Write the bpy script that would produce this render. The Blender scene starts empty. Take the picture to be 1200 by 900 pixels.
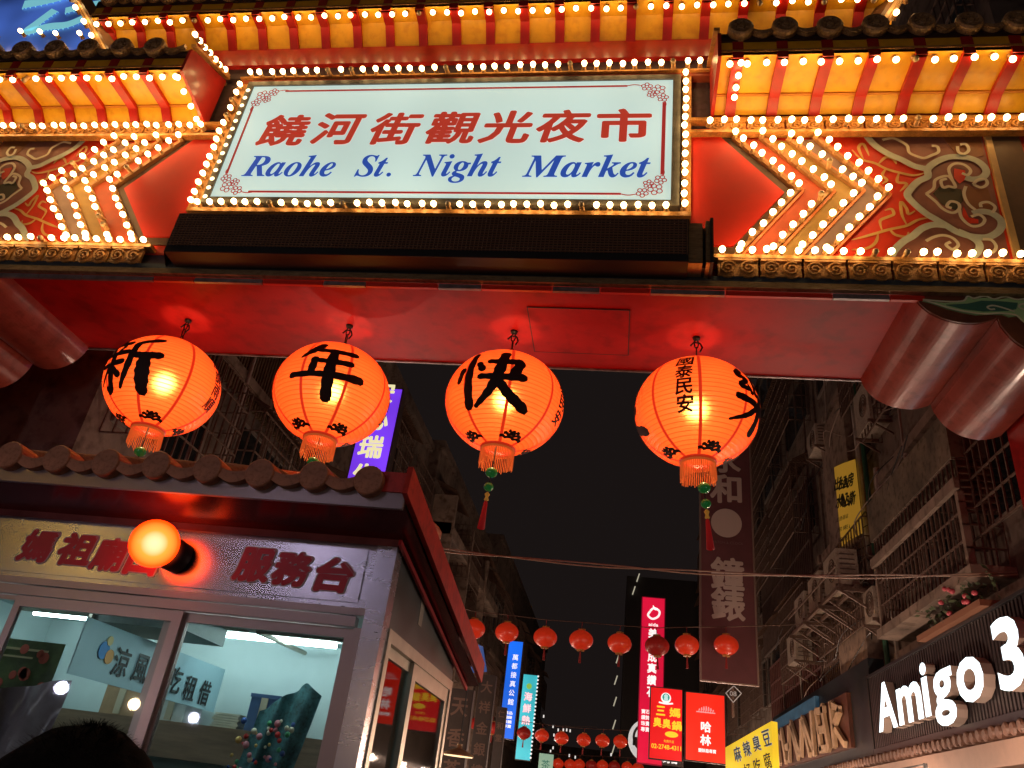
import bpy, math, random
from mathutils import Vector, Matrix
random.seed(7)
S = bpy.context.scene
# ---------------------------------------------------------------- camera
CH = 1.7; FPX = 900.0
def nrm(v): return v.normalized()
UPc = nrm(Vector((215, 1638, 900)))
INc = Vector((118, -510, 900)); INc = nrm(INc - UPc * INc.dot(UPc))
RTc = INc.cross(UPc)
if RTc.x < 0: RTc = -RTc
# rows = world axes in camera coords (right, up, forward)
def ray(px, py):
    c = Vector((px - 600, 450 - py, FPX)); return Vector((RTc.dot(c), INc.dot(c), UPc.dot(c)))
def atY(px, py, Y):
    r = ray(px, py); t = Y / r.y; return Vector((r.x * t, Y, CH + r.z * t))
def atX(px, py, X):
    r = ray(px, py); t = X / r.x; return Vector((X, r.y * t, CH + r.z * t))
cam = bpy.data.cameras.new('camera'); co = bpy.data.objects.new('camera', cam); S.collection.objects.link(co)
cr = Vector((RTc.x, INc.x, UPc.x)); cu_ = Vector((RTc.y, INc.y, UPc.y)); cf = Vector((RTc.z, INc.z, UPc.z))
M = Matrix.Identity(4)
for i in range(3):
    M[i][0] = cr[i]; M[i][1] = cu_[i]; M[i][2] = -cf[i]
M[0][3] = 0; M[1][3] = 0; M[2][3] = CH
co.matrix_world = M
cam.sensor_width = 36; cam.lens = 36 * FPX / 1200; cam.clip_end = 2000; cam.clip_start = 0.02
S.camera = co
# ---------------------------------------------------------------- world, exposure
W = bpy.data.worlds.new('World'); S.world = W; W.use_nodes = True
bg = W.node_tree.nodes['Background']; bg.inputs[0].default_value = (1.0, 0.72, 0.68, 1); bg.inputs[1].default_value = 0.0092
S.view_settings.view_transform = 'Standard'; S.view_settings.look = 'None'; S.view_settings.exposure = 0.0; S.view_settings.gamma = 1.0
S.render.engine = 'CYCLES'
cy = S.cycles
cy.use_denoising = True; cy.use_light_tree = True; cy.max_bounces = 6; cy.diffuse_bounces = 3; cy.glossy_bounces = 3
cy.transmission_bounces = 6; cy.transparent_max_bounces = 12; cy.sample_clamp_indirect = 4.0; cy.caustics_refractive = False; cy.caustics_reflective = False
# ---------------------------------------------------------------- materials
MATS = {}
def mat(name, col, rough=0.6, metal=0.0, emis=None, es=0.0, var=0.0, vscale=6.0, bump=0.0, bscale=40.0, stretch=None, dirt=0.0, coat=0.0):
    if name in MATS: return MATS[name]
    m = bpy.data.materials.new(name); m.use_nodes = True
    nt = m.node_tree; b = nt.nodes['Principled BSDF']
    b.inputs['Roughness'].default_value = rough; b.inputs['Metallic'].default_value = metal
    c4 = (*col, 1)
    b.inputs['Base Color'].default_value = c4
    if coat: b.inputs['Coat Weight'].default_value = coat; b.inputs['Coat Roughness'].default_value = 0.12
    tc = nt.nodes.new('ShaderNodeTexCoord')
    vec = tc.outputs['Object']
    if stretch:
        mp = nt.nodes.new('ShaderNodeMapping'); mp.inputs['Scale'].default_value = stretch
        nt.links.new(vec, mp.inputs['Vector']); vec = mp.outputs['Vector']
    if var > 0:
        n = nt.nodes.new('ShaderNodeTexNoise'); n.inputs['Scale'].default_value = vscale; n.inputs['Detail'].default_value = 6; n.inputs['Roughness'].default_value = 0.65
        nt.links.new(vec, n.inputs['Vector'])
        r = nt.nodes.new('ShaderNodeValToRGB')
        r.color_ramp.elements[0].position = 0.3; r.color_ramp.elements[1].position = 0.7
        r.color_ramp.elements[0].color = tuple([x * (1 - var) for x in col]) + (1,)
        r.color_ramp.elements[1].color = tuple([min(1, x * (1 + var * 0.5)) for x in col]) + (1,)
        nt.links.new(n.outputs['Fac'], r.inputs['Fac']); last = r.outputs['Color']
        if dirt > 0:
            n2 = nt.nodes.new('ShaderNodeTexNoise'); n2.inputs['Scale'].default_value = vscale * 5; n2.inputs['Detail'].default_value = 8
            nt.links.new(vec, n2.inputs['Vector'])
            r2 = nt.nodes.new('ShaderNodeValToRGB'); r2.color_ramp.elements[0].position = 0.32; r2.color_ramp.elements[1].position = 0.5
            k = 1 - dirt; r2.color_ramp.elements[0].color = (k, k * 0.9, k * 0.8, 1); r2.color_ramp.elements[1].color = (1, 1, 1, 1)
            nt.links.new(n2.outputs['Fac'], r2.inputs['Fac'])
            mx = nt.nodes.new('ShaderNodeMixRGB'); mx.blend_type = 'MULTIPLY'; mx.inputs[0].default_value = 1
            nt.links.new(last, mx.inputs[1]); nt.links.new(r2.outputs['Color'], mx.inputs[2]); last = mx.outputs['Color']
        nt.links.new(last, b.inputs['Base Color'])
        mr = nt.nodes.new('ShaderNodeMapRange'); mr.inputs['To Min'].default_value = max(0.03, rough * 0.75); mr.inputs['To Max'].default_value = min(1, rough * 1.3)
        nt.links.new(n.outputs['Fac'], mr.inputs['Value']); nt.links.new(mr.outputs['Result'], b.inputs['Roughness'])
    if bump > 0:
        n = nt.nodes.new('ShaderNodeTexNoise'); n.inputs['Scale'].default_value = bscale; n.inputs['Detail'].default_value = 5
        nt.links.new(vec, n.inputs['Vector'])
        bp = nt.nodes.new('ShaderNodeBump'); bp.inputs['Strength'].default_value = bump; bp.inputs['Distance'].default_value = 0.01
        nt.links.new(n.outputs['Fac'], bp.inputs['Height']); nt.links.new(bp.outputs['Normal'], b.inputs['Normal'])
    if emis:
        b.inputs['Emission Color'].default_value = (*emis, 1); b.inputs['Emission Strength'].default_value = es
    if name in ('soffit_dark_red_paint', 'bracket_terracotta_paint'): b.inputs['Specular IOR Level'].default_value = 0.22 if name[0] == 's' else 0.4
    MATS[name] = m; return m
def glow(name, col, s, var=0.0, vscale=2.0):
    m = mat(name, tuple(x * 0.6 for x in col), 0.35, 0, col, s)
    if var and not m.get('v'):
        m['v'] = 1; nt = m.node_tree; b = nt.nodes['Principled BSDF']
        tc = nt.nodes.new('ShaderNodeTexCoord'); n = nt.nodes.new('ShaderNodeTexNoise'); n.inputs['Scale'].default_value = vscale; n.inputs['Detail'].default_value = 1
        nt.links.new(tc.outputs['Object'], n.inputs['Vector'])
        mr = nt.nodes.new('ShaderNodeMapRange'); mr.inputs['From Min'].default_value = 0.3; mr.inputs['From Max'].default_value = 0.7
        mr.inputs['To Min'].default_value = s * (1 - var); mr.inputs['To Max'].default_value = s * (1 + var)
        nt.links.new(n.outputs['Fac'], mr.inputs['Value']); nt.links.new(mr.outputs['Result'], b.inputs['Emission Strength'])
    return m
def globe_mat(name, edge, centre, s, ior=0.45):
    m = bpy.data.materials.new(name); m.use_nodes = True; nt = m.node_tree; b = nt.nodes['Principled BSDF']
    b.inputs['Roughness'].default_value = 0.3; b.inputs['Base Color'].default_value = (*edge, 1)
    lw = nt.nodes.new('ShaderNodeLayerWeight'); lw.inputs['Blend'].default_value = ior
    r = nt.nodes.new('ShaderNodeValToRGB'); r.color_ramp.elements[0].position = 0.0; r.color_ramp.elements[0].color = (*centre, 1)
    r.color_ramp.elements[1].position = 0.62; r.color_ramp.elements[1].color = (*edge, 1)
    e3 = r.color_ramp.elements.new(0.16); e3.color = (1.0, .115, .014, 1)
    nt.links.new(lw.outputs['Facing'], r.inputs['Fac']); nt.links.new(r.outputs['Color'], b.inputs['Emission Color']); b.inputs['Emission Strength'].default_value = s
    MATS[name] = m; return m
RED = mat('gate_red_paint', (0.50, 0.018, 0.012), 0.34, var=0.3, vscale=1.5, dirt=0.25, bump=0.04, bscale=14, coat=0.25)
RED2 = mat('panel_red_paint', (0.80, 0.036, 0.008), 0.5, var=0.25, vscale=3, bump=0.05)
RAFTR = mat('rafter_red_paint', (0.42, 0.008, 0.004), 0.4, var=0.3, vscale=6, bump=0.05)
YEL = mat('soffit_yellow_paint', (0.86, 0.42, 0.015), 0.42, var=0.2, vscale=2.5, bump=0.12, bscale=9, dirt=0.12, coat=0.06)
SOFR = mat('soffit_dark_red_paint', (0.50, 0.008, 0.006), 0.46, var=0.35, vscale=1.1, dirt=0.3, bump=0.12, bscale=3.0)
TERRA = mat('bracket_terracotta_paint', (0.38, 0.07, 0.04), 0.30, var=0.3, vscale=2.2, bump=0.15, bscale=60, dirt=0.3, coat=0.15)
GOLD = mat('gilded_plaster', (0.62, 0.28, 0.07), 0.42, 0.15, var=0.45, vscale=14, bump=0.4, bscale=50, dirt=0.3)
GOLDB = mat('aged_gold_trim', (0.42, 0.28, 0.14), 0.35, 0.55, var=0.4, vscale=5, dirt=0.35, stretch=(1, 1, 6))
TILE = mat('glazed_brown_tile', (0.40, 0.22, 0.09), 0.35, var=0.6, vscale=14, bump=0.5, bscale=60, dirt=0.5)
DARK = mat('dark_fascia', (0.035, 0.012, 0.010), 0.6, var=0.4)
PURP = mat('weathered_purple_board', (0.10, 0.055, 0.06), 0.6, var=0.4, vscale=4, dirt=0.3)
SLATE = mat('blue_grey_sheet_steel', (0.07, 0.085, 0.10), 0.4, 0.5, var=0.3, vscale=3)
STEEL = mat('brushed_stainless_steel', (0.56, 0.52, 0.58), 0.26, 1.0, var=0.10, vscale=0.8, stretch=(.5, 1, 2.5))
STEELD = mat('dull_stainless_steel', (0.40, 0.31, 0.30), 0.36, 0.85, var=0.12, vscale=1.0, bump=0.03, bscale=25)
ALU = mat('aluminium_frame', (0.50, 0.46, 0.38), 0.38, 0.8, var=0.2)
BLACK = mat('black_plastic', (0.012, 0.011, 0.011), 0.5)
INK = mat('lantern_ink', (0.022, 0.006, 0.004), 0.7)
INKR = mat('lantern_dark_red_ink', (0.14, 0.006, 0.012), 0.7)
BULB = glow('lit_bulb_glass', (1.0, 0.64, 0.25), 16.5)
BULBOFF = mat('unlit_bulb_glass', (0.55, 0.36, 0.17), 0.15, coat=0.5)
SOCK = mat('brass_lamp_socket', (0.50, 0.24, 0.08), 0.4, 0.3)
CONC = mat('stained_concrete', (0.30, 0.22, 0.17), 0.85, var=0.5, vscale=1.3, dirt=0.5, bump=0.3, bscale=18)
CONC2 = mat('grimy_render', (0.20, 0.15, 0.12), 0.85, var=0.55, vscale=1.0, dirt=0.55, bump=0.3, bscale=22)
IRON = mat('rusty_iron', (0.20, 0.13, 0.10), 0.6, 0.4, var=0.5, vscale=20)
PIPE = mat('grey_plastic_pipe', (0.42, 0.36, 0.31), 0.5, var=0.25, vscale=4)
ACM = mat('aged_white_enamel', (0.45, 0.38, 0.31), 0.5, var=0.3, vscale=4, dirt=0.35)
GLASSD = mat('dark_window_glass', (0.015, 0.018, 0.02), 0.12)
ASPH = mat('asphalt', (0.045, 0.045, 0.047), 0.8, var=0.4, vscale=3, bump=0.4, bscale=120)
PAVE = mat('paving', (0.16, 0.15, 0.14), 0.8, var=0.3, vscale=2, bump=0.2)
WHITE = mat('white_paint', (0.75, 0.75, 0.72), 0.5, var=0.1)
# ---------------------------------------------------------------- mesh builder
class MB:
    def __init__(s): s.v = []; s.f = []; s.m = []
    def add(s, vs, fs, mi=0, T=None):
        o = len(s.v)
        s.v += [tuple(T @ Vector(p)) if T is not None else tuple(p) for p in vs]
        s.f += [tuple(i + o for i in f) for f in fs]; s.m += [mi] * len(fs); return s
    def box(s, a, b, mi=0, T=None):
        x0, x1 = sorted((a[0], b[0])); y0, y1 = sorted((a[1], b[1])); z0, z1 = sorted((a[2], b[2]))
        return s.add([(x0, y0, z0), (x1, y0, z0), (x1, y1, z0), (x0, y1, z0), (x0, y0, z1), (x1, y0, z1), (x1, y1, z1), (x0, y1, z1)],
                     [(0, 3, 2, 1), (4, 5, 6, 7), (0, 1, 5, 4), (1, 2, 6, 5), (2, 3, 7, 6), (3, 0, 4, 7)], mi, T)
    def bar(s, p, q, w, h=None, mi=0, up=(0, 0, 1)):
        p = Vector(p); q = Vector(q); h = h or w; d = q - p; L = d.length
        if L < 1e-6: return s
        d.normalize(); u = Vector(up)
        if abs(d.dot(u)) > 0.98: u = Vector((0, 1, 0)) if abs(d.y) < .9 else Vector((1, 0, 0))
        r = d.cross(u).normalized(); u = r.cross(d)
        vs = [c + r * (sx * w / 2) + u * (sz * h / 2) for c in (p, q) for sx, sz in ((-1, -1), (1, -1), (1, 1), (-1, 1))]
        return s.add(vs, [(0, 1, 2, 3), (7, 6, 5, 4), (0, 4, 5, 1), (1, 5, 6, 2), (2, 6, 7, 3), (3, 7, 4, 0)], mi)
    def tube(s, pts, r, n=8, mi=0, cap=True):
        pts = [Vector(p) for p in pts]; k = len(pts); rs = r if isinstance(r, (list, tuple)) else [r] * k
        ref = None; vs = []; fs = []
        for i, p in enumerate(pts):
            d = (pts[min(i + 1, k - 1)] - pts[max(i - 1, 0)]).normalized()
            if ref is None: ref = Vector((0, 0, 1)) if abs(d.z) < 0.9 else Vector((1, 0, 0))
            a = (ref - d * ref.dot(d)).normalized(); ref = a; b = d.cross(a)
            for j in range(n):
                t = 2 * math.pi * j / n; vs.append(p + (a * math.cos(t) + b * math.sin(t)) * rs[i])
        for i in range(k - 1):
            for j in range(n): fs.append((i * n + j, i * n + (j + 1) % n, (i + 1) * n + (j + 1) % n, (i + 1) * n + j))
        if cap: fs.append(tuple(range(n))[::-1]); fs.append(tuple((k - 1) * n + j for j in range(n)))
        return s.add(vs, fs, mi)
    def lathe(s, prof, c=(0, 0, 0), n=24, mi=0, axis='z', mats=None, T=None):
        vs = []; fs = []
        for r, h in prof:
            for j in range(n):
                t = 2 * math.pi * j / n; x, y = r * math.cos(t), r * math.sin(t)
                if axis == 'z': vs.append((c[0] + x, c[1] + y, c[2] + h))
                elif axis == 'y': vs.append((c[0] + x, c[1] + h, c[2] + y))
                else: vs.append((c[0] + h, c[1] + x, c[2] + y))
        o = len(s.v); s.v += [tuple(T @ Vector(p)) if T is not None else p for p in vs]
        for i in range(len(prof) - 1):
            for j in range(n):
                s.f.append((o + i * n + j, o + i * n + (j + 1) % n, o + (i + 1) * n + (j + 1) % n, o + (i + 1) * n + j)); s.m.append(mats[i] if mats else mi)
        return s
    def poly(s, pts, y, th, mi=0):          # polygon in x-z plane at y, thickness th toward +y
        n = len(pts); vs = [(p[0], y, p[1]) for p in pts] + [(p[0], y + th, p[1]) for p in pts]
        fs = [tuple(range(n)), tuple(range(2 * n - 1, n - 1, -1))] + [(i, i + n, (i + 1) % n + n, (i + 1) % n) for i in range(n)]
        return s.add(vs, fs, mi)
    def ribbon(s, pts, w, y, th, mi=0, taper=False):       # flat painted line in x-z plane
        pts = smooth(pts); k = len(pts); L = []; R = []
        for i, p in enumerate(pts):
            a = pts[max(i - 1, 0)]; b = pts[min(i + 1, k - 1)]; dx, dz = b[0] - a[0], b[1] - a[1]; l = math.hypot(dx, dz) or 1
            ww = w / 2 * (min(1, 0.35 + 3 * min(i, k - 1 - i) / k) if taper else 1)
            L.append((p[0] - dz / l * ww, p[1] + dx / l * ww)); R.append((p[0] + dz / l * ww, p[1] - dx / l * ww))
        for i in range(k - 1): s.add([(q[0], y, q[1]) for q in (L[i], R[i], R[i + 1], L[i + 1])] + [(q[0], y + th, q[1]) for q in (L[i], R[i], R[i + 1], L[i + 1])],
                                     [(0, 1, 2, 3), (0, 4, 5, 1), (2, 6, 7, 3)], mi)
        return s
    def mesh(s, name, mats, smooth_=False):
        me = bpy.data.meshes.new(name); me.from_pydata(s.v, [], s.f)
        for m in (mats if isinstance(mats, (list, tuple)) else [mats]): me.materials.append(m)
        me.polygons.foreach_set('material_index', s.m)
        if smooth_: me.polygons.foreach_set('use_smooth', [True] * len(s.f))
        me.update(); return me
    def build(s, name, mats, parent=None, smooth_=False, **k): return obj(name, s.mesh(name, mats, smooth_), parent, **k)
def smooth(pts, n=5):
    if len(pts) < 3: return pts
    out = []
    for i in range(len(pts) - 1):
        p0 = pts[max(i - 1, 0)]; p1 = pts[i]; p2 = pts[i + 1]; p3 = pts[min(i + 2, len(pts) - 1)]
        for j in range(n):
            t = j / n
            out.append(tuple(0.5 * ((2 * b) + (c - a) * t + (2 * a - 5 * b + 4 * c - d) * t * t + (3 * b - a - 3 * c + d) * t ** 3) for a, b, c, d in zip(p0, p1, p2, p3)))
    out.append(tuple(pts[-1])); return out
WM = {}          # world matrices of things and parts, to avoid depsgraph updates
def wm(o): return WM.get(o.name, Matrix.Identity(4))
def obj(name, me, parent=None, T=None, label=None, cat=None, group=None, kind=None):
    o = bpy.data.objects.new(name, me); S.collection.objects.link(o)
    w = T if T is not None else Matrix.Identity(4)
    if parent is not None:
        o.parent = parent; o.matrix_parent_inverse = wm(parent).inverted()
    o.matrix_basis = w; WM[o.name] = w
    if label: o['label'] = label
    if cat: o['category'] = cat
    if group: o['group'] = group
    if kind: o['kind'] = kind
    return o
def thing(name, label, cat, loc=(0, 0, 0), group=None):
    return obj(name, None, None, Matrix.Translation(loc), label, cat, group)
def kids(o): return [c for c in bpy.data.objects if c.parent is o]
def frame(o, u, v):
    u = Vector(u).normalized(); v = Vector(v).normalized(); n = u.cross(v); m = Matrix.Identity(4)
    for i in range(3): m[i][0] = u[i]; m[i][1] = v[i]; m[i][2] = n[i]; m[i][3] = o[i]
    return m
def faceY(x, y, z): return frame((x, y, z), (1, 0, 0), (0, 0, 1))          # faces -Y
def faceX(x, y, z): return frame((x, y, z), (0, -1, 0), (0, 0, 1))         # faces -X
# ---------------------------------------------------------------- text
TC = {}
def glyph(ch, off=0.0, ext=0.0, shear=0.0, space=1.0, res=3):
    k = (ch, off, ext, shear, space)
    if k in TC: return TC[k]
    cu = bpy.data.curves.new('lettering', 'FONT'); cu.body = ch; cu.offset = off if ord(ch[0]) < 256 or ord(ch[0]) > 0xffff else 0.0; cu.extrude = ext; cu.shear = shear; cu.space_character = space; cu.resolution_u = res
    o = bpy.data.objects.new('lettering', cu); S.collection.objects.link(o)
    dg = bpy.context.evaluated_depsgraph_get(); me = bpy.data.meshes.new_from_object(o.evaluated_get(dg))
    vs = [v.co.copy() for v in me.vertices]; fs = [tuple(p.vertices) for p in me.polygons]; nz = [p.normal.z for p in me.polygons]
    bpy.data.objects.remove(o); bpy.data.curves.remove(cu); bpy.data.meshes.remove(me)
    x0 = min(v.x for v in vs); x1 = max(v.x for v in vs); y0 = min(v.y for v in vs); y1 = max(v.y for v in vs)
    cx, cy2 = (x0 + x1) / 2, (y0 + y1) / 2
    vs = [(v.x - cx, v.y - cy2, v.z) for v in vs]
    if off > 0 and not (ord(ch[0]) < 256 or ord(ch[0]) > 0xffff):     # heavier strokes: eight shifted copies, each a hair behind the last
        base, bf, bn = vs, fs, nz; vs, fs, nz = [], [], []
        for q in range(9):
            a = q * math.pi / 4; dx, dy = (0, 0) if q == 8 else (off * math.cos(a), off * math.sin(a)); o_ = len(vs)
            vs += [(x + dx, y + dy, z + q * 0.0015) for x, y, z in base]; fs += [tuple(i + o_ for i in f) for f in bf]; nz += bn
        x0 -= off; x1 += off; y0 -= off; y1 += off
    TC[k] = (vs, fs, nz, x1 - x0, y1 - y0); return TC[k]
def word(parent, name, txt, T, w, h, m, off=0.0, ext=0.02, shear=0.0, side=None, space=1.0, keep=False, label=None):
    """flat or raised lettering w x h metres centred on T (x right, y up, z out)"""
    vs, fs, nz, gw, gh = glyph(txt, off, ext, shear, space)
    sx = (w / gw) if w else (h / gh); sy = (h / gh) if h else sx
    me = bpy.data.meshes.new(name); me.from_pydata([(x * sx, y * sy, z * min(sx, sy)) for x, y, z in vs], [], fs)
    me.materials.append(m)
    if side:
        me.materials.append(side); me.polygons.foreach_set('material_index', [0 if n > 0.9 else 1 for n in nz])
    me.update(); return obj(name, me, parent, T, label=label)
def off_(T, x=0, y=0, z=0): return T @ Matrix.Translation((x, y, z))
def join_text(mb, txt, w, h, T, mi=0, off=0.0, ext=0.01, shear=0.0):
    vs, fs, nz, gw, gh = glyph(txt, off, ext, shear)
    sx = (w / gw) if w else (h / gh); sy = (h / gh) if h else sx
    mb.add([(x * sx, y * sy, z * min(sx, sy)) for x, y, z in vs], fs, mi, T)
# ---------------------------------------------------------------- ground
g = MB().add([(-300, -300, 0), (300, -300, 0), (300, 300, 0), (-300, 300, 0)], [(0, 1, 2, 3)]).build('street', ASPH, kind='structure')
MB().box((-9, 7, 0.004), (-5.2, 90, 0.14)).build('pavement', PAVE, kind='structure')
MB().box((3.3, 7, 0.004), (7, 90, 0.14)).build('pavement', PAVE, kind='structure')
# ================================================================ GATE
XC = -1.87
def mir(x): return 2 * XC - x
YF = 5.05
gate = thing('temple_gate', 'red and gold festival gate with rows of glowing bulbs spanning the street', 'gate', (XC, 5.7, 0))
# bulbs
def bulb_mesh(m):
    b = MB(); pr = [(0.0, -0.096)]
    for i in range(1, 8):
        t = math.pi * i / 9; pr.append((0.026 * math.sin(t), -0.070 - 0.026 * math.cos(t)))
    pr.append((0.017, -0.042))
    b.lathe(pr, n=12, mi=0, axis='y')
    b.lathe([(0.017, -0.045), (0.021, -0.043), (0.021, 0.004), (0.027, 0.004)], n=10, mi=1, axis='y')
    return b.mesh('light_bulb', [m, SOCK], True)
BM = bulb_mesh(BULB); BMO = bulb_mesh(BULBOFF)
nb = 0
def bulb(parent, x, y, z, down=False, poff=0.05, rot=None):
    global nb; nb += 1
    T = Matrix.Translation((x + random.uniform(-.006, .006), y, z + random.uniform(-.006, .006)))
    if down: T = T @ Matrix.Rotation(math.radians(72 + random.uniform(-8, 8)), 4, 'X')
    else: T = T @ Matrix.Rotation(random.uniform(-.12, .12), 4, 'X') @ Matrix.Rotation(random.uniform(-.12, .12), 4, 'Z')
    offb = random.random() < poff
    return obj('light_bulb', BMO if offb else BM, parent, T, label='unlit amber bulb' if offb else None)
def bulbs(parent, p, q, n, **k):
    for i in range(n):
        t = i / max(1, n - 1); bulb(parent, *(p[j] + (q[j] - p[j]) * t for j in range(3)), **k)
# body
XL, XR = -9.2, 5.5
MB().box((XL, YF + 0.12, 5.52), (XR, 6.42, 8.5)).build('beam', RED, gate)
so = MB().box((-5.93, YF + 0.02, 5.49), (2.19, 6.46, 5.52)).build('soffit', SOFR, gate)
MB().box((-0.93, 5.45, 5.482), (-0.05, 6.18, 5.4895)).build('access_hatch', SOFR, so)
hf = MB()
for a, b_ in (((-0.93, 5.45), (-0.05, 5.45)), ((-0.93, 6.18), (-0.05, 6.18)), ((-0.93, 5.45), (-0.93, 6.18)), ((-0.05, 5.45), (-0.05, 6.18))):
    hf.bar((*a, 5.484), (*b_, 5.484), 0.008, 0.006)
hf.build('hatch_seam', DARK, so)
MB().box((-5.93, 6.46, 5.475), (2.19, 6.485, 5.55)).build('steel_edge', mat('chipped_grey_steel', (0.30, 0.27, 0.26), 0.4, 0.5, var=0.6, vscale=8), gate)
MB().box((XL, YF - 0.03, 5.435), (XR, YF + 0.018, 5.49)).build('gold_trim', GOLDB, gate)
# chipped lower lip: alternating bright red and bare metal lengths
x = -5.9; i = 0
while x < 2.15:
    L = random.uniform(0.35, 0.9); x2 = min(2.17, x + L)
    MB().box((x, YF + 0.022, 5.39), (x2 - 0.01, YF + 0.05, 5.434)).build('edging_strip', mat('bright_red_tape', (0.75, 0.03, 0.012), 0.4) if i % 2 and x > -4.6 else mat('bare_grey_metal', (0.26, 0.22, 0.22), 0.4, 0.5, var=0.5), gate)
    x = x2; i += 1
MB().box((XL, YF - 0.02, 5.492), (XR, YF + 0.11, 5.545)).build('ledge', SLATE, gate)
# rounded brackets under the ends of the beam, and pillars
def lobes(side):
    pr = [(2.07, 5.49), (2.10, 5.40), (2.18, 5.29), (2.32, 5.215), (2.48, 5.20), (2.60, 5.235), (2.645, 5.26),
          (2.655, 5.19), (2.73, 5.05), (2.86, 4.955), (3.02, 4.93), (3.17, 4.975), (3.2, 5.0), (3.2, 5.49)]
    pr2 = []
    for k in range(len(pr) - 1):
        pr2.append(pr[k])
    pr2.append(pr[-1])
    f = (lambda x: x) if side > 0 else mir
    b = MB(); pts = smooth(pr[:7], 5) + smooth(pr[7:12], 6) + [pr[13]]
    P = [(f(p[0]), p[1]) for p in pts]
    b.poly(P, YF + 0.05, 6.46 - YF - 0.05, 0)
    o = b.build('bracket', TERRA, gate)
    # painted front plate
    b = MB(); b.poly([(f(p[0] + .004), p[1] + .004) for p in pts], YF + 0.03, 0.018, 0); b.build('front_plate', mat('brown_lacquer', (0.20, 0.06, 0.025), 0.4, var=0.3), o)
    c = MB()
    leaf = [(2.14, 5.385), (2.3, 5.37), (2.42, 5.385), (2.44, 5.41), (2.47, 5.43), (2.5, 5.41), (2.56, 5.425), (2.62, 5.43), (2.68, 5.415), (2.74, 5.43), (2.82, 5.41), (2.9, 5.42), (3.1, 5.40), (3.15, 5.2), (3.0, 5.1), (2.86, 5.16), (2.78, 5.27), (2.72, 5.26), (2.68, 5.28), (2.6, 5.28), (2.5, 5.27), (2.4, 5.29), (2.3, 5.32), (2.2, 5.365)]
    c.poly([(f(p[0]), p[1]) for p in leaf], YF + 0.018, 0.012, 0)
    c.poly([(f(p[0]), p[1]) for p in [(2.3, 5.35), (2.45, 5.365), (2.55, 5.395), (2.68, 5.395), (2.8, 5.385), (2.78, 5.33), (2.72, 5.31), (2.55, 5.30), (2.42, 5.315)]], YF + 0.012, 0.006, 1)
    for r in ([(2.14, 5.385), (2.22, 5.355), (2.32, 5.315), (2.42, 5.29), (2.55, 5.272), (2.66, 5.282), (2.76, 5.27), (2.80, 5.22), (2.86, 5.15), (3.0, 5.09), (3.14, 5.18)], [(2.14, 5.388), (2.3, 5.375), (2.42, 5.385), (2.46, 5.43), (2.5, 5.412), (2.58, 5.435), (2.64, 5.41), (2.72, 5.435), (2.8, 5.41), (2.92, 5.43), (3.1, 5.40)],
              [(2.76, 5.30), (2.68, 5.335), (2.62, 5.35), (2.58, 5.335), (2.6, 5.315), (2.63, 5.32)], [(2.9, 5.38), (2.82, 5.37), (2.8, 5.34), (2.84, 5.32), (2.88, 5.33)], [(2.9, 5.2), (2.95, 5.26), (3.05, 5.27), (3.1, 5.22)]):
        c.ribbon([(f(p[0]), p[1]) for p in r], 0.014, YF + 0.007, 0.005, 2)
    c.build('painted_cloud', [mat('leaf_light_green', (0.50, 0.75, 0.30), 0.4), mat('leaf_dark_green', (0.07, 0.20, 0.12), 0.4), mat('leaf_cream', (0.86, 0.82, 0.50), 0.4)], o)
    # pillar
    p = MB(); x0, x1 = (3.2, 4.4)
    p.box((f(x0), YF + 0.25, 0), (f(x1), 6.4, 5.49)); p.build('pillar', RED, gate)
lobes(1); lobes(-1)
# end bays of the beam beyond the brackets
MB().box((3.2, YF + 0.04, 5.46), (XR, 6.46, 5.52)).build('bay_soffit', SOFR, gate)
MB().box((XL, YF + 0.04, 5.46), (mir(3.2), 6.46, 5.52)).build('bay_soffit', SOFR, gate)
# carved scroll tiles
def scroll_mesh():
    b = MB(); b.box((-0.155, 0, -0.075), (0.155, 0.025, 0.085))
    for cx in (-0.078, 0.078):
        b.lathe([(0.0, -0.0), (0.078, 0.0), (0.078, 0.025)], (cx, -0.001, -0.012), 16, 0, 'y')
        sp = []
        for k in range(22):
            t = k / 21 * 3.6 * math.pi + (0.5 if cx < 0 else 0.9); r = 0.066 * (1 - k / 24)
            sp.append((cx + r * math.cos(t) * 1.0, -0.012, -0.005 + r * math.sin(t)))
        b.tube(sp, 0.011, 6)
    b.box((-0.155, -0.018, 0.065), (0.155, 0.0, 0.085))
    return b.mesh('scroll_tile', GOLD, False)
SC = scroll_mesh()
for i in range(9):
    for sd in (1, -1):
        xx = 0.785 + i * 0.33
        if sd < 0: xx = mir(xx) - 0.03
        obj('scroll_tile', SC, gate, Matrix.Translation((xx, YF - 0.03, 5.62)))
for i in range(9):
    for sd in (1, -1):
        xx = 0.74 + i * 0.33
        if sd < 0: xx = mir(xx)
        obj('scroll_tile', SC, gate, Matrix.Translation((xx, YF - 0.03, 7.20)) @ Matrix.Scale(0.8, 4, (0, 0, 1)))
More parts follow.
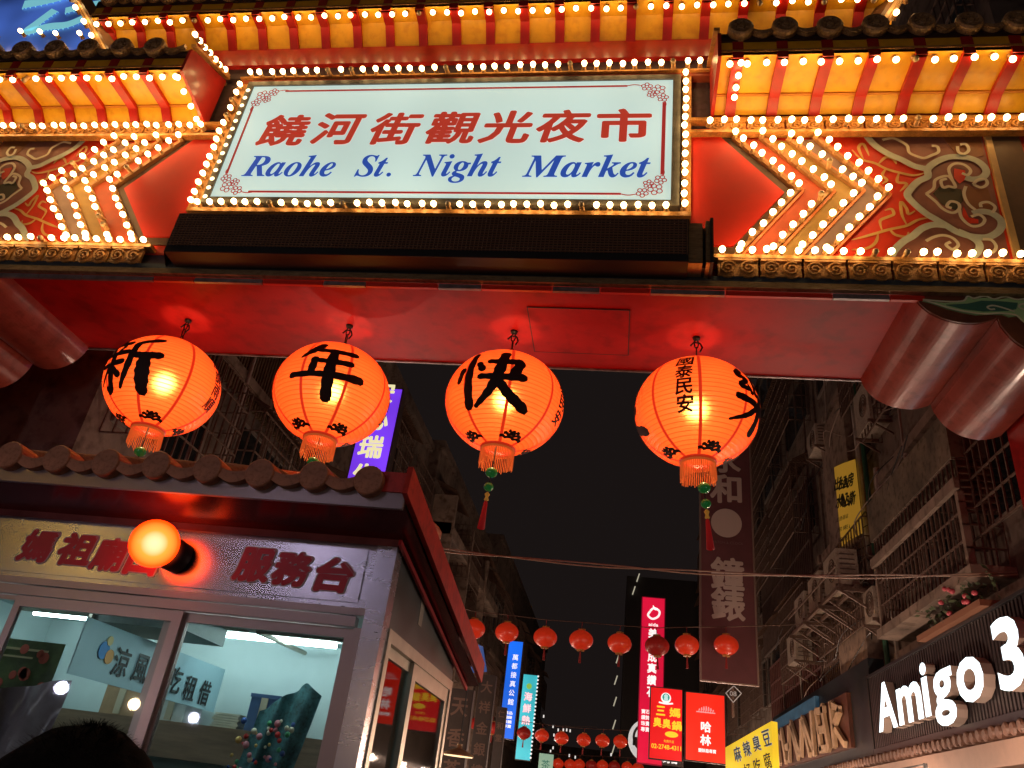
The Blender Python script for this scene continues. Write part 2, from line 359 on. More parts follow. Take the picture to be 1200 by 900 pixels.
# painted panels
PN = {
'band': [[(1.92, 7.147), (1.978, 7.032), (2.074, 6.931), (2.172, 6.864), (2.267, 6.788), (2.367, 6.755)], [(2.646, 6.66), (2.7, 6.639), (2.776, 6.66), (2.817, 6.734), (2.788, 6.82), (2.723, 6.874), (2.624, 6.896), (2.533, 6.885), (2.437, 6.831), (2.367, 6.755), (2.355, 6.669), (2.275, 6.616), (2.205, 6.532), (2.17, 6.458), (2.213, 6.366), (2.286, 6.266), (2.349, 6.207), (2.424, 6.139), (2.498, 6.072), (2.602, 6.03), (2.712, 6.028), (2.806, 6.097), (2.837, 6.194), (2.787, 6.268), (2.714, 6.291), (2.641, 6.27)], [(2.424, 6.139), (2.327, 6.147), (2.236, 6.107), (2.155, 6.027), (2.077, 5.968), (1.995, 5.87), (1.956, 5.775)], [(2.499, 6.082), (2.575, 6.035), (2.623, 5.988), (2.634, 5.931), (2.603, 5.865), (2.554, 5.817)]],
'line': [[(2.046, 7.089), (2.125, 7.111), (2.182, 7.077), (2.236, 7.02), (2.242, 6.941), (2.296, 6.897), (2.353, 6.875), (2.418, 6.908), (2.475, 6.945), (2.476, 7.007), (2.433, 7.019)], [(2.314, 6.47), (2.38, 6.533), (2.408, 6.627), (2.502, 6.67), (2.538, 6.617), (2.548, 6.544), (2.499, 6.554), (2.454, 6.543), (2.45, 6.617), (2.497, 6.638)], [(2.538, 6.617), (2.527, 6.745), (2.581, 6.809), (2.653, 6.798), (2.694, 6.734), (2.664, 6.681), (2.623, 6.702)], [(2.314, 6.47), (2.375, 6.388), (2.42, 6.308), (2.486, 6.268), (2.541, 6.309), (2.543, 6.37), (2.489, 6.389), (2.453, 6.338), (2.486, 6.318)], [(2.541, 6.309), (2.547, 6.21), (2.605, 6.132), (2.676, 6.143), (2.714, 6.202), (2.68, 6.251), (2.62, 6.23)], [(2.629, 6.555), (2.602, 6.472), (2.615, 6.37), (2.66, 6.3)], [(2.69, 6.576), (2.742, 6.541), (2.793, 6.577), (2.792, 6.629), (2.735, 6.628), (2.69, 6.576)], [(2.707, 6.331), (2.714, 6.371), (2.772, 6.382), (2.812, 6.332), (2.785, 6.276)], [(2.666, 5.998), (2.726, 5.99), (2.749, 5.924), (2.712, 5.867), (2.667, 5.885)], [(2.246, 5.971), (2.308, 6.011), (2.38, 6.031), (2.446, 6.004), (2.477, 5.937), (2.429, 5.889), (2.387, 5.936), (2.426, 5.965)], [(2.633, 7.006), (2.631, 6.94), (2.672, 6.918), (2.715, 6.962), (2.704, 7.028), (2.659, 7.029)]],
'gold': [[(1.695, 5.989), (1.784, 6.02), (1.889, 6.061), (1.994, 6.103), (2.128, 6.144), (2.221, 6.205), (2.325, 6.236)], [(1.902, 6.052), (1.872, 5.964), (1.801, 5.904), (1.686, 5.887)], [(1.935, 6.092), (1.932, 6.191), (1.994, 6.232), (2.044, 6.263), (2.033, 6.319), (1.981, 6.303)], [(2.129, 6.154), (2.106, 6.264), (2.115, 6.396), (2.15, 6.325), (2.157, 6.264), (2.212, 6.301)], [(1.788, 6.988), (1.854, 6.876), (1.957, 6.831), (2.04, 6.766), (2.14, 6.723), (2.255, 6.691), (2.348, 6.723)], [(1.87, 6.876), (1.844, 7.011), (1.888, 7.056), (1.92, 6.92)], [(1.986, 6.82), (2.055, 6.898), (2.113, 6.875), (2.129, 6.82)], [(2.04, 6.766), (2.002, 6.69), (2.033, 6.636), (1.991, 6.594)], [(2.14, 6.723), (2.112, 6.615), (2.184, 6.595), (2.122, 6.51)], [(1.994, 6.103), (2.03, 6.044), (2.113, 6.026), (2.133, 6.075)]],
'maroon': [[(1.921, 7.159), (1.978, 7.032), (2.074, 6.931), (2.172, 6.864), (2.267, 6.788), (2.367, 6.755), (2.355, 6.669), (2.275, 6.616), (2.205, 6.532), (2.17, 6.458), (2.213, 6.366), (2.286, 6.266), (2.349, 6.207), (2.327, 6.147), (2.236, 6.107), (2.155, 6.027), (2.077, 5.968), (1.995, 5.87), (1.955, 5.766), (2.84, 5.766), (2.857, 7.15)]],
'dark': [[(2.375, 6.491), (2.444, 6.575), (2.597, 6.534), (2.592, 6.411), (2.52, 6.309), (2.429, 6.368)]],
'tan': [[(2.636, 6.597), (2.698, 6.535), (2.8, 6.546), (2.809, 6.392), (2.813, 6.292), (2.7, 6.291), (2.622, 6.33), (2.606, 6.452)], [(2.541, 7.142), (2.84, 7.139), (2.833, 6.917), (2.74, 6.885), (2.627, 6.918)]],
'redpatch': [[(2.575, 6.766), (2.659, 6.745), (2.642, 6.639), (2.593, 6.596), (2.559, 6.659)], [(2.583, 6.35), (2.606, 6.23), (2.673, 6.211), (2.667, 6.172), (2.597, 6.171), (2.56, 6.249)]]}
PM = {'band': mat('cloud_sage', (0.60, 0.62, 0.48), 0.5, var=0.2), 'line': mat('cloud_cream', (0.80, 0.68, 0.46), 0.5), 'gold': mat('arabesque_gold', (0.78, 0.42, 0.12), 0.45, var=0.2),
      'maroon': mat('cloud_maroon', (0.34, 0.13, 0.09), 0.5, var=0.25), 'dark': mat('cloud_black_green', (0.06, 0.05, 0.025), 0.5), 'tan': mat('cloud_tan', (0.32, 0.11, 0.035), 0.5, var=0.2), 'redpatch': RED2}
CHEV = [[(0.787, 7.10), (1.304, 6.486), (0.775, 5.769)], [(1.019, 7.10), (1.554, 6.478), (1.011, 5.755)], [(1.247, 7.08), (1.789, 6.489), (1.226, 5.762)], [(1.478, 7.10), (1.989, 6.443), (1.418, 5.745)]]
for sd in (1, -1):
    f = (lambda x: x) if sd > 0 else mir
    pn = MB().box((f(0.40), YF + 0.05, 5.70), (f(3.6 if sd > 0 else 4.2), YF + 0.10, 7.26)).build('painted_panel', RED2, gate)
    pw = {'band': 0.06, 'line': 0.026, 'gold': 0.026}
    yy = {'maroon': .046, 'tan': .042, 'dark': .040, 'redpatch': .038, 'band': .034, 'line': .028, 'gold': .045}
    for k in ('maroon', 'tan', 'dark', 'redpatch', 'band', 'line', 'gold'):
        for li, pl in enumerate(PN[k]):
            b = MB(); P = [(f(p[0]), p[1]) for p in pl]
            if k in pw: b.ribbon(P, pw[k], YF + yy[k] - li * .0005, 0.003, 0, taper=(k == 'gold'))
            else: b.poly(P, YF + yy[k], 0.003)
            b.build({'band': 'cloud_band', 'line': 'cloud_line', 'gold': 'arabesque', 'maroon': 'cloud_field', 'tan': 'cloud_fill', 'dark': 'cloud_dark_fill', 'redpatch': 'cloud_red_fill'}[k], PM[k], pn)  # the dark fill is plain black-green paint
    MB().box((f(2.865), YF + 0.02, 5.76), (f(2.915), YF + 0.05, 7.13)).build('gold_border', mat('border_gold', (0.62, 0.38, 0.14), 0.45, var=0.2), pn)
    MB().box((f(2.92), YF + 0.03, 5.76), (f(3.14), YF + 0.048, 7.13)).build('side_strip', mat('side_strip_brown', (0.14, 0.075, 0.04), 0.5, var=0.3), pn)
    # red arrow with grey border
    ar = [(0.42, 7.14), (0.66, 7.14), (1.19, 6.465), (0.76, 5.88), (0.42, 5.88)]
    ab = [(0.42, 7.15), (0.76, 7.15), (1.27, 6.475), (0.80, 5.80), (0.42, 5.80)]
    a1 = MB(); a1.poly([(f(p[0]), p[1]) for p in ab], YF + 0.03, 0.015); a1.build('arrow_border', mat('arrow_border_brown', (0.17, 0.10, 0.06), 0.5, var=0.3), pn)
    a2 = MB(); a2.poly([(f(p[0]), p[1]) for p in ar], YF + 0.01, 0.02); a2.build('arrow', mat('arrow_red_gloss', (0.80, 0.022, 0.006), 0.55, var=0.12, vscale=2), pn)
    fills = [mat('chevron_red', (0.56, 0.09, 0.03), 0.5, var=0.2), mat('chevron_olive', (0.42, 0.24, 0.06), 0.5, var=0.25), mat('chevron_mauve', (0.24, 0.14, 0.11), 0.5, var=0.25)]
    for r in range(4):
        t, a, c = CHEV[r]
        if r < 3:
            t2, a2_, c2 = CHEV[r + 1]; b = MB(); b.poly([(f(p[0]), p[1]) for p in (t, t2, a2_, c2, c, a)], YF + 0.026, 0.01); b.build('chevron_stripe', fills[r], pn)
        b = MB()
        for p, q in ((t, a), (a, c)):
            b.bar((f(p[0]), YF + 0.018, p[1]), (f(q[0]), YF + 0.018, q[1]), 0.03, 0.055, 0, up=(0, 0, 1) if False else (0, 1, 0))
        b.build('chevron_rail', mat('rail_bronze', (0.42, 0.20, 0.07), 0.4, 0.2, var=0.3), pn)
        b = MB()
        for p, q in ((t, a), (a, c)):
            for o_, mi in ((0.045, 0),):
                b.bar((f(p[0] + o_), YF + 0.012, p[1]), (f(q[0] + o_), YF + 0.012, q[1]), 0.02, 0.014, 0, up=(0, 1, 0))
        b.build('chevron_edge', mat('edge_orange', (0.72, 0.20, 0.06), 0.45), pn)
        for i in range(7):
            k = (i + .15) / 7; bulb(pn, f(t[0] + (a[0] - t[0]) * k), YF - 0.01, t[1] + (a[1] - t[1]) * k)
        for i in range(7):
            k = i / 6.6; bulb(pn, f(a[0] + (c[0] - a[0]) * k), YF - 0.01, a[1] + (c[1] - a[1]) * k)
    # rails with bulbs above and below
    MB().box((f(0.40), YF - 0.05, 7.115), (f(4.4), YF + 0.02, 7.145)).build('bulb_rail', GOLD, gate)
    MB().box((f(0.40), YF - 0.05, 7.265), (f(4.4), YF + 0.02, 7.30)).build('bulb_rail', GOLD, gate)
    MB().box((f(0.60), YF - 0.05, 5.71), (f(4.4), YF + 0.045, 5.745)).build('bulb_rail', GOLD, gate)
    for i in range(23 if sd > 0 else 24): bulb(gate, f(0.575 + i * 0.1155), YF - 0.045, 7.195)
    for i in range(20 if sd > 0 else 17): bulb(gate, f(0.665 + i * 0.115), YF - 0.02, 5.765)
# wall behind the sign and above it
MB().box((-4.5, YF + 0.06, 5.545), (0.60, YF + 0.11, 8.02)).build('sign_recess', PURP, gate)
MB().box((-4.75, YF + 0.03, 8.02), (0.98, YF + 0.12, 8.17)).build('lintel_board', PURP, gate)
MB().box((-4.9, YF - 0.02, 8.17), (1.13, YF + 0.13, 8.42)).build('fascia_beam', RED, gate)
# ---- eaves
def cap_mesh():
    b = MB()
    b.lathe([(0.0, -0.012), (0.02, -0.016), (0.03, 0.0), (0.052, -0.004), (0.06, -0.018), (0.075, -0.02), (0.088, -0.008), (0.09, 0.05), (0.08, 0.06)], n=18, axis='y')
    for k in range(8):
        t = k * math.pi / 4; b.tube([(0.034 * math.cos(t), -0.01, 0.034 * math.sin(t)), (0.055 * math.cos(t + .3), -0.014, 0.055 * math.sin(t + .3))], 0.009, 5)
    return b.mesh('tile_cap', TILE, False)
CAP = cap_mesh()
def tube_tile_mesh(L):
    b = MB(); n = 5
    for k in range(n):
        y0 = k * L / n; y1 = y0 + L / n + 0.02
        b.lathe([(0.082, y0), (0.076, y1), (0.05, y1)], (0, 0, 0), 12, 0, 'y')
    return b.mesh('roof_tile', TILE, True)
def drip_mesh(w):
    b = MB(); N = 8; top = []; bot = []
    for k in range(N + 1):
        t = k / N; x = -w / 2 + w * t; s = math.sin(math.pi * t)
        top.append((x, 0.03 - 0.055 * s)); bot.append((x, -0.005 - 0.085 * s))
    P = top + bot[::-1]
    b.poly(P, 0, 0.04); 
    b.tube([(p[0] * .7, -0.006, p[1] * .9 - 0.004) for p in bot[1:-1]], 0.007, 5)
    return b.mesh('drip_tile', TILE, False)
def eave(x0, x1, zin, zout, yin, yout, pitch, first_cap, bulb_n, label, kink=None, ends=(True, True), capz=0.27, rise=25, L=1.1, pj=0.0):
    e = MB().box((x0, yout - 0.02, zout + 0.16), (x1, yout + 0.03, zout + 0.235)).build('eave', DARK, gate, label=label)
    b = MB(); pts = [(yin, zin), (kink or (yin + yout) / 2, zout), (yout, zout)]
    for (ya, za), (yb, zb) in zip(pts, pts[1:]):
        b.add([(x0, ya, za), (x1, ya, za), (x1, yb, zb), (x0, yb, zb), (x0, ya, za + .03), (x1, ya, za + .03), (x1, yb, zb + .03), (x0, yb, zb + .03)], [(0, 1, 2, 3), (7, 6, 5, 4), (0, 4, 5, 1), (2, 6, 7, 3)])
    b.build('soffit_board', YEL, e)
    MB().box((x0, yout, zout - 0.004), (x1, yout + 0.022, zout + 0.16)).build('yellow_fascia', YEL, e)
    MB().box((x0, yout - .012, zout + 0.03), (x1, yout - .001, zout + 0.055)).build('bulb_rail', GOLD, e)
    MB().box((x0, kink - .012, zout - 0.014), (x1, kink + .012, zout - .002)).build('soffit_batten', mat('batten_ochre', (0.55, 0.2, 0.02), 0.5), e) if kink else None
    n = int((x1 - x0) / pitch) + 1
    tm = tube_tile_mesh(L); dm = drip_mesh(pitch - 0.12)
    R = Matrix.Rotation(math.radians(rise), 4, 'X')
    rb = MB()
    for (ya, za), (yb, zb) in zip(pts, pts[1:]):
        rb.add([(-.045, ya, za - .045), (.045, ya, za - .045), (.045, yb, zb - .045), (-.045, yb, zb - .045), (-.045, ya, za - .002), (.045, ya, za - .002), (.045, yb, zb - .002), (-.045, yb, zb - .002)],
               [(0, 1, 2, 3), (0, 4, 7, 3), (1, 5, 6, 2), (0, 1, 5, 4), (3, 2, 6, 7)])
    rb.box((-.045, yout - .008, zout - .045), (.045, yout + .02, zout + .16))
    rm = rb.mesh('rafter', RAFTR)
    for k in range(n):
        xx = first_cap + k * pitch
        if xx > x1: break
        if xx < x0: continue
        zc = zout + capz + random.uniform(-.006, .006)
        obj('tile_cap', CAP, e, Matrix.Translation((xx, yout - 0.07, zc)) @ Matrix.Rotation(random.uniform(0, .7), 4, 'Y') @ Matrix.Scale(1.2, 4))
        obj('roof_tile', tm, e, Matrix.Translation((xx, yout - 0.03, zc)) @ R)
        if xx + pitch < x1 + .1: obj('drip_tile', dm, e, Matrix.Translation((xx + pitch / 2, yout - 0.055, zc + .005)))
        obj('rafter', rm, e, Matrix.Translation((xx + pj, 0, 0)))
    c, s_ = math.cos(math.radians(rise)), math.sin(math.radians(rise))
    z0 = zout + capz - .06; ys = yout - .02
    MB().add([(x0, ys, z0), (x1, ys, z0), (x1, ys + L * c, z0 + L * s_), (x0, ys + L * c, z0 + L * s_), (x0, ys, z0 + .04), (x1, ys, z0 + .04), (x1, ys + L * c, z0 + .04 + L * s_), (x0, ys + L * c, z0 + .04 + L * s_)],
             [(0, 1, 2, 3), (7, 6, 5, 4), (0, 4, 5, 1), (1, 5, 6, 2), (3, 7, 4, 0), (2, 6, 7, 3)]).build('roof_slab', TILE, e)
    for side, on in ((x0, ends[0]), (x1, ends[1])):
        if on:
            d = 0.03 if side == x1 else -0.03
            b = MB(); P = [(yin, zin - .05), (yout - .03, zout - .05), (yout - .03, zout + capz - .02), (yin, zout + capz - .02 + (yin - yout) * math.tan(math.radians(rise)))]
            vs = [(side, *p) for p in P] + [(side + d, *p) for p in P]
            b.add(vs, [(0, 1, 2, 3), (7, 6, 5, 4), (0, 4, 5, 1), (1, 5, 6, 2), (2, 6, 7, 3), (3, 7, 4, 0)]); b.build('end_board', RED, e)
            b = MB(); b.bar((side + d * 1.2, yout - .04, zout + capz + .02), (side + d * 1.2, yin, zout + capz + .02 + (yin - yout) * math.tan(math.radians(rise))), 0.05, 0.03); b.build('end_trim', GOLD, e)
    for i in range(bulb_n):
        t = (i + .5) / bulb_n; bulb(e, x0 + (x1 - x0) * t, yout + .05, zout - 0.0, down=True, poff=0.1)
    return e
el = eave(-8.0, -4.36, 7.33, 7.45, YF, 4.50, 0.361, -7.96, 27, 'lower eave on the left with yellow soffit', kink=4.92, ends=(False, True), pj=-.05)
er = eave(0.62, 4.3, 7.38, 7.45, YF, 4.47, 0.362, 0.78, 25, 'lower eave on the right with yellow soffit', kink=4.88, ends=(True, False), pj=-.02)
eu = eave(-5.95, 2.25, 8.43, 8.6, YF, 4.72, 0.352, -5.80, 57, 'long upper eave over the sign', kink=None, ends=(False, False), L=0.9)
# bulbs along the eave ends
bulbs(el, (-4.40, 4.55, 7.44), (-4.40, 4.98, 7.36), 4, down=True, poff=0)
for i in range(4): bulb(er, 0.78, 4.5 + i * .12, 7.42, down=True, poff=0)
bulbs(el, (-4.30, 4.45, 7.80), (-4.30, 5.0, 7.98), 7, poff=0)
# hip ridges at both ends of the upper eave
for sd in (1, -1):
    f = (lambda x: x) if sd > 0 else mir
    a = Vector((f(2.02), YF, 8.36)); b_ = Vector((f(2.45), 4.62, 8.93))
    b = MB(); b.bar(a, b_, 0.14, 0.12)
    hp = b.build('hip_rafter', mat('hip_brown', (0.22, 0.10, 0.04), 0.5, var=0.4), eu)
    b = MB(); d = Vector((0, 0, -0.065)); b.bar(a + d, b_ + d, 0.05, 0.03); b.bar(a + Vector((f(.07) - f(0), -.02, -.03)), b_ + Vector((f(.07) - f(0), -.02, -.03)), 0.03, 0.03)
    b.build('hip_moulding', mat('hip_tan', (0.55, 0.33, 0.15), 0.45), eu)
    b = MB(); b.lathe([(0, -0.03), (0.03, -0.03), (0.045, -0.015), (0.07, -0.035), (0.10, -0.03), (0.12, 0), (0.12, 0.1), (0, 0.1)], tuple(b_ + Vector((0, -.05, -.02))), 20, 0, 'y')
    b.build('hip_scroll', mat('hip_stone', (0.32, 0.27, 0.20), 0.6, var=0.4, vscale=10), eu)
    for i in range(5): bulb(eu, a.x + (b_.x - a.x) * (i + .3) / 5 + (0.12 if sd > 0 else -.12), a.y + (b_.y - a.y) * (i + .3) / 5 - .02, a.z + (b_.z - a.z) * (i + .3) / 5 - .02, poff=0)
# blue plaque high on the left
pq = MB().box((-8.6, 5.32, 8.2), (-5.6, 5.42, 10.2)).build('plaque', glow('plaque_blue_light', (0.06, 0.14, 0.55), 0.55, 0.6, 1.4), gate, label='lit blue plaque with pale blue brush strokes')
b = MB()
for st, w in (([(-7.75, 9.75), (-7.45, 9.82), (-7.1, 9.95)], .16), ([(-7.25, 9.62), (-7.38, 9.38), (-7.45, 9.22), (-7.2, 9.3), (-6.95, 9.33), (-6.7, 9.5), (-6.45, 9.62)], .13), ([(-7.1, 9.6), (-6.8, 9.7), (-6.55, 9.75)], .12), ([(-6.7, 9.35), (-6.55, 9.6)], .1)):
    b = MB(); b.ribbon(st, w, 5.30, 0.02); b.build('brush_stroke', glow('plaque_pale_light', (0.22, 0.62, 0.72), 0.75), pq)
for i in range(7): bulb(pq, -7.95 + i * 0.27 + random.uniform(-.06, .06), 5.25, 9.02 + random.uniform(-.05, .05) , poff=0)
# ================================================================ SIGNBOARD
sg = thing('signboard', 'large lit white signboard with red characters and blue English lettering framed by bulbs', 'sign', (XC, 5.0, 6.2))
SX0, SX1, SZ0, SZ1 = -3.95, 0.25, 6.30, 7.80
fm = MB()
fm.box((SX0 - .07, 4.985, SZ0 - .06), (SX1 + .07, YF + .055, SZ0)); fm.box((SX0 - .07, 4.985, SZ1), (SX1 + .07, YF + .055, SZ1 + .06))
fm.box((SX0 - .07, 4.985, SZ0), (SX0, YF + .055, SZ1)); fm.box((SX1, 4.985, SZ0), (SX1 + .07, YF + .055, SZ1))
fm.build('frame', mat('sign_frame_grey', (0.22, 0.20, 0.17), 0.5, 0.3, var=0.4, vscale=8), sg)
face = MB().box((SX0, 5.0, SZ0), (SX1, YF + .05, SZ1)).build('light_panel', glow('sign_face_light', (0.64, 0.82, 0.74), 0.80, 0.12, 0.8), sg)
YS = 4.998
SR = mat('sign_red_vinyl', (0.62, 0.05, 0.03), 0.4, 0, (0.62, 0.055, 0.03), 0.55); SRL = mat('sign_dark_red_line', (0.45, 0.03, 0.03), 0.4, 0, (0.42, 0.03, 0.03), 0.5); SB = mat('sign_blue_vinyl', (0.03, 0.09, 0.5), 0.4, 0, (0.03, 0.10, 0.52), 0.6)
bl = MB()
def rl(a, b_, w=0.022): bl.bar((a[0], YS, a[1]), (b_[0], YS, b_[1]), w, 0.004, 0, up=(0, 1, 0)) if False else bl.box((min(a[0], b_[0]) - (w / 2 if a[0] == b_[0] else 0), YS - .002, min(a[1], b_[1]) - (w / 2 if a[1] == b_[1] else 0)), (max(a[0], b_[0]) + (w / 2 if a[0] == b_[0] else 0), YS + .001, max(a[1], b_[1]) + (w / 2 if a[1] == b_[1] else 0)))
mx = 0.075
rl((SX0 + .36, SZ1 - mx), (SX1 - .42, SZ1 - mx)); rl((SX0 + .36, SZ0 + mx), (SX1 - .42, SZ0 + mx)); rl((SX0 + mx, SZ0 + .3), (SX0 + mx, SZ1 - .3)); rl((SX1 - mx, SZ0 + .3), (SX1 - mx, SZ1 - .3), .034)
bl.build('border_line', SRL, sg)
for cx, cz, sx, sz in ((SX0, SZ0, 1, 1), (SX1, SZ0, -1, 1), (SX0, SZ1, 1, -1), (SX1, SZ1, -1, -1)):
    b = MB()
    for ox, oz, r in ((.13, .13, .055), (.24, .09, .045), (.09, .24, .045), (.19, .19, .04)):
        for k in range(5):
            t0 = k * 2 * math.pi / 5 + ox * 9
            P = [(cx + sx * (ox + r * .75 * math.cos(t0) + r * .42 * math.cos(t)), cz + sz * (oz + r * .75 * math.sin(t0) + r * .42 * math.sin(t))) for t in [j * math.pi / 4 for j in range(9)]]
            b.ribbon(P, 0.009, YS - .001, 0.003)
    b.ribbon([(cx + sx * .28, cz + sz * .075), (cx + sx * .36, cz + sz * .06), (cx + sx * .44, cz + sz * .08)], 0.012, YS - .001, .003, taper=True)
    b.ribbon([(cx + sx * .075, cz + sz * .28), (cx + sx * .06, cz + sz * .33), (cx + sx * .08, cz + sz * .38)], 0.012, YS - .001, .003, taper=True)
    b.build('corner_flower', SRL, sg)
for ch, px in zip('饒河街觀光夜市', (333, 397, 464, 530, 593, 660, 731)):
    p = atY(px, {333: 153, 397: 151, 464: 151, 530: 150, 593: 149, 660: 148, 731: 147}[px], 5.0)
    word(sg, 'character', ch, faceY(p.x, YS - .001, p.z - .0), 0.50, 0.43, SR, off=0.03, ext=0.002, shear=0.16 if px < 700 else 0.0)
for w_, pa, pb in (('\U0001D479\U0001D482\U0001D490\U0001D489\U0001D486', 283, 390), ('\U0001D47A\U0001D495.', 415, 458), ('\U0001D475\U0001D48A\U0001D488\U0001D489\U0001D495', 484, 585), ('\U0001D474\U0001D482\U0001D493\U0001D48C\U0001D486\U0001D495', 612, 762)):
    p = atY(pa, 206, 5.0); q = atY(pb, 206, 5.0)
    word(sg, 'lettering', w_, faceY((p.x + q.x) / 2, YS - .001, 6.70 - (0.028 if 'g' in w_ or '\U0001D488' in w_ else 0)), q.x - p.x, 0.36 if '\U0001D488' in w_ else 0.275, SB, ext=0.004, off=0.004)
# bulb rails round the sign
MB().box((-4.14, YF - .03, 7.885), (0.60, YF + .055, 7.925)).build('bulb_rail', mat('rail_red_brown', (0.35, 0.07, 0.03), 0.45, var=0.3), sg)
MB().box((-4.14, YF - .06, 7.925), (0.60, YF - .02, 7.945)).build('bulb_rail', GOLD, sg)
MB().box((-4.14, YF - .05, 6.14), (0.42, YF + .055, 6.185)).build('bulb_rail', GOLD, sg)
MB().box((-4.16, YF - .02, 6.185), (-4.05, YF + .055, 7.885)).build('bulb_rail', GOLD, sg)
MB().box((0.345, YF - .02, 6.185), (0.42, YF + .055, 7.885)).build('bulb_rail', GOLD, sg)
bulbs(sg, (-4.02, YF - .05, 7.945), (0.5, YF - .05, 7.975), 38, poff=.06)
bulbs(sg, (-4.02, YF - .03, 6.205), (0.22, YF - .03, 6.205), 37, poff=.1)
bulbs(sg, (-4.10, YF - .02, 6.24), (-4.10, YF - .02, 7.80), 15, poff=.1)
bulbs(sg, (0.36, YF - .02, 6.24), (0.37, YF - .02, 7.85), 15, poff=0)
b = MB()
for i in range(14): b.lathe([(0, -.012), (.022, 0), (.022, .006)], (-3.99 , 4.98, 6.3 + i * .11), 8, 0, 'y')
b.build('pin_light', glow('small_warm_lamp', (1, .75, .4), 3.0), sg)
# ================================================================ LED TICKER
ld = thing('led_display', 'long dark LED ticker box with fine grid under the white signboard', 'display', (XC, 4.85, 5.5))
lx0, lx1, lz0, lz1 = -4.02, 0.385, 5.50, 5.93
MB().box((lx0, 4.80, lz0), (lx1, YF - .035, lz1)).build('housing', BLACK, ld)
b = MB()
for i in range(14): z = lz0 + .075 + i * .026; b.box((lx0 + .02, 4.788, z), (lx1 - .02, 4.80, z + .006))
for i in range(130): x = lx0 + .03 + i * .0338; b.box((x, 4.790, lz0 + .07), (x + .006, 4.80, lz1 - .01))
b.build('pixel_grid', mat('led_grid', (0.22, 0.11, 0.06), 0.4), ld)
b = MB()
for i in range(34): b.box((lx0 + .1 + i * .127, 4.785, lz1 - .065), (lx0 + .108 + i * .127, 4.79, lz1 - .058)); b.box((lx0 + .1 + i * .127, 4.785, lz0 + .09), (lx0 + .106 + i * .127, 4.79, lz0 + .096))
b.build('status_light', mat('tiny_led', (0.5, 0.3, 0.2), 0.4), ld)
MB().box((lx1, 4.84, lz0 + .02), (lx1 + .11, YF - .035, lz1 - .01)).box((lx1 + .135, 4.82, lz0 + .01), (lx1 + .165, YF - .035, lz1)).build('end_cap', GOLDB, ld)
MB().box((lx1 + .11, 4.90, lz0 + .02), (lx1 + .135, YF - .035, lz1 - .01)).box((lx1 + .165, 4.80, lz0), (lx1 + .19, YF - .035, lz1 + .015)).build('end_plate', BLACK, ld)
b = MB(); b.add([(lx0, 4.80, lz1), (lx0, YF - .035, lz1), (lx0, YF - .035, lz0), (lx0, 4.80, lz0), (lx0 - .1, YF - .035, lz0)], [(0, 1, 2, 3), (0, 3, 4), (0, 4, 2, 1)]); b.build('left_end', BLACK, ld)
# ================================================================ BIG LANTERNS
LA, LB = 0.508, 0.452
def shade_mat():
    m = bpy.data.materials.new('lantern_paper'); m.use_nodes = True; nt = m.node_tree
    for n in list(nt.nodes):
        if n.type != 'OUTPUT_MATERIAL': nt.nodes.remove(n)
    out = [n for n in nt.nodes if n.type == 'OUTPUT_MATERIAL'][0]
    lw = nt.nodes.new('ShaderNodeLayerWeight'); lw.inputs['Blend'].default_value = 0.5
    r = nt.nodes.new('ShaderNodeValToRGB'); r.color_ramp.elements[0].position = 0.0; r.color_ramp.elements[0].color = (1.0, 0.128, 0.0175, 1)
    r.color_ramp.elements[1].position = 0.95; r.color_ramp.elements[1].color = (0.85, 0.028, 0.004, 1)
    e2 = r.color_ramp.elements.new(0.5); e2.color = (1.0, 0.078, 0.009, 1)
    nt.links.new(lw.outputs['Facing'], r.inputs['Fac'])
    # emission reddens towards the rim by view angle; object-space noise varies its strength
    tc = nt.nodes.new('ShaderNodeTexCoord'); no = nt.nodes.new('ShaderNodeTexNoise'); no.inputs['Scale'].default_value = 3.0
    nt.links.new(tc.outputs['Object'], no.inputs['Vector'])
    mr = nt.nodes.new('ShaderNodeMapRange'); mr.inputs['From Min'].default_value = .3; mr.inputs['From Max'].default_value = .7; mr.inputs['To Min'].default_value = 1.75; mr.inputs['To Max'].default_value = 2.2
    nt.links.new(no.outputs['Fac'], mr.inputs['Value'])
    em = nt.nodes.new('ShaderNodeEmission'); nt.links.new(r.outputs['Color'], em.inputs['Color']); nt.links.new(mr.outputs['Result'], em.inputs['Strength'])
    rf = nt.nodes.new('ShaderNodeBsdfRefraction'); rf.inputs['Roughness'].default_value = 0.80; rf.inputs['IOR'].default_value = 1.12; rf.inputs['Color'].default_value = (1, 0.62, 0.22, 1)
    gl = nt.nodes.new('ShaderNodeBsdfGlossy'); gl.inputs['Roughness'].default_value = 0.35; gl.inputs['Color'].default_value = (1, 1, 1, 1)
    ms = nt.nodes.new('ShaderNodeMixShader'); ms.inputs[0].default_value = 0.16
    nt.links.new(em.outputs[0], ms.inputs[1]); nt.links.new(rf.outputs[0], ms.inputs[2])
    m2 = nt.nodes.new('ShaderNodeMixShader'); m2.inputs[0].default_value = 0.05
    nt.links.new(ms.outputs[0], m2.inputs[1]); nt.links.new(gl.outputs[0], m2.inputs[2])
    nt.links.new(m2.outputs[0], out.inputs['Surface']); return m
SHADE = shade_mat()
RIBM = mat('lantern_wire_rib', (0.5, 0.1, 0.02), 0.6, 0, (0.85, 0.085, 0.008), 1.0)
SEAM = mat('lantern_red_seam', (0.6, 0.02, 0.01), 0.6, 0, (0.85, 0.035, 0.008), 0.72)
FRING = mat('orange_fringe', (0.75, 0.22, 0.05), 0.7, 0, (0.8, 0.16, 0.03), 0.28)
JADE = mat('green_glass_bead', (0.02, 0.28, 0.05), 0.15, coat=0.5, emis=(0.02, 0.25, 0.05), es=0.12)
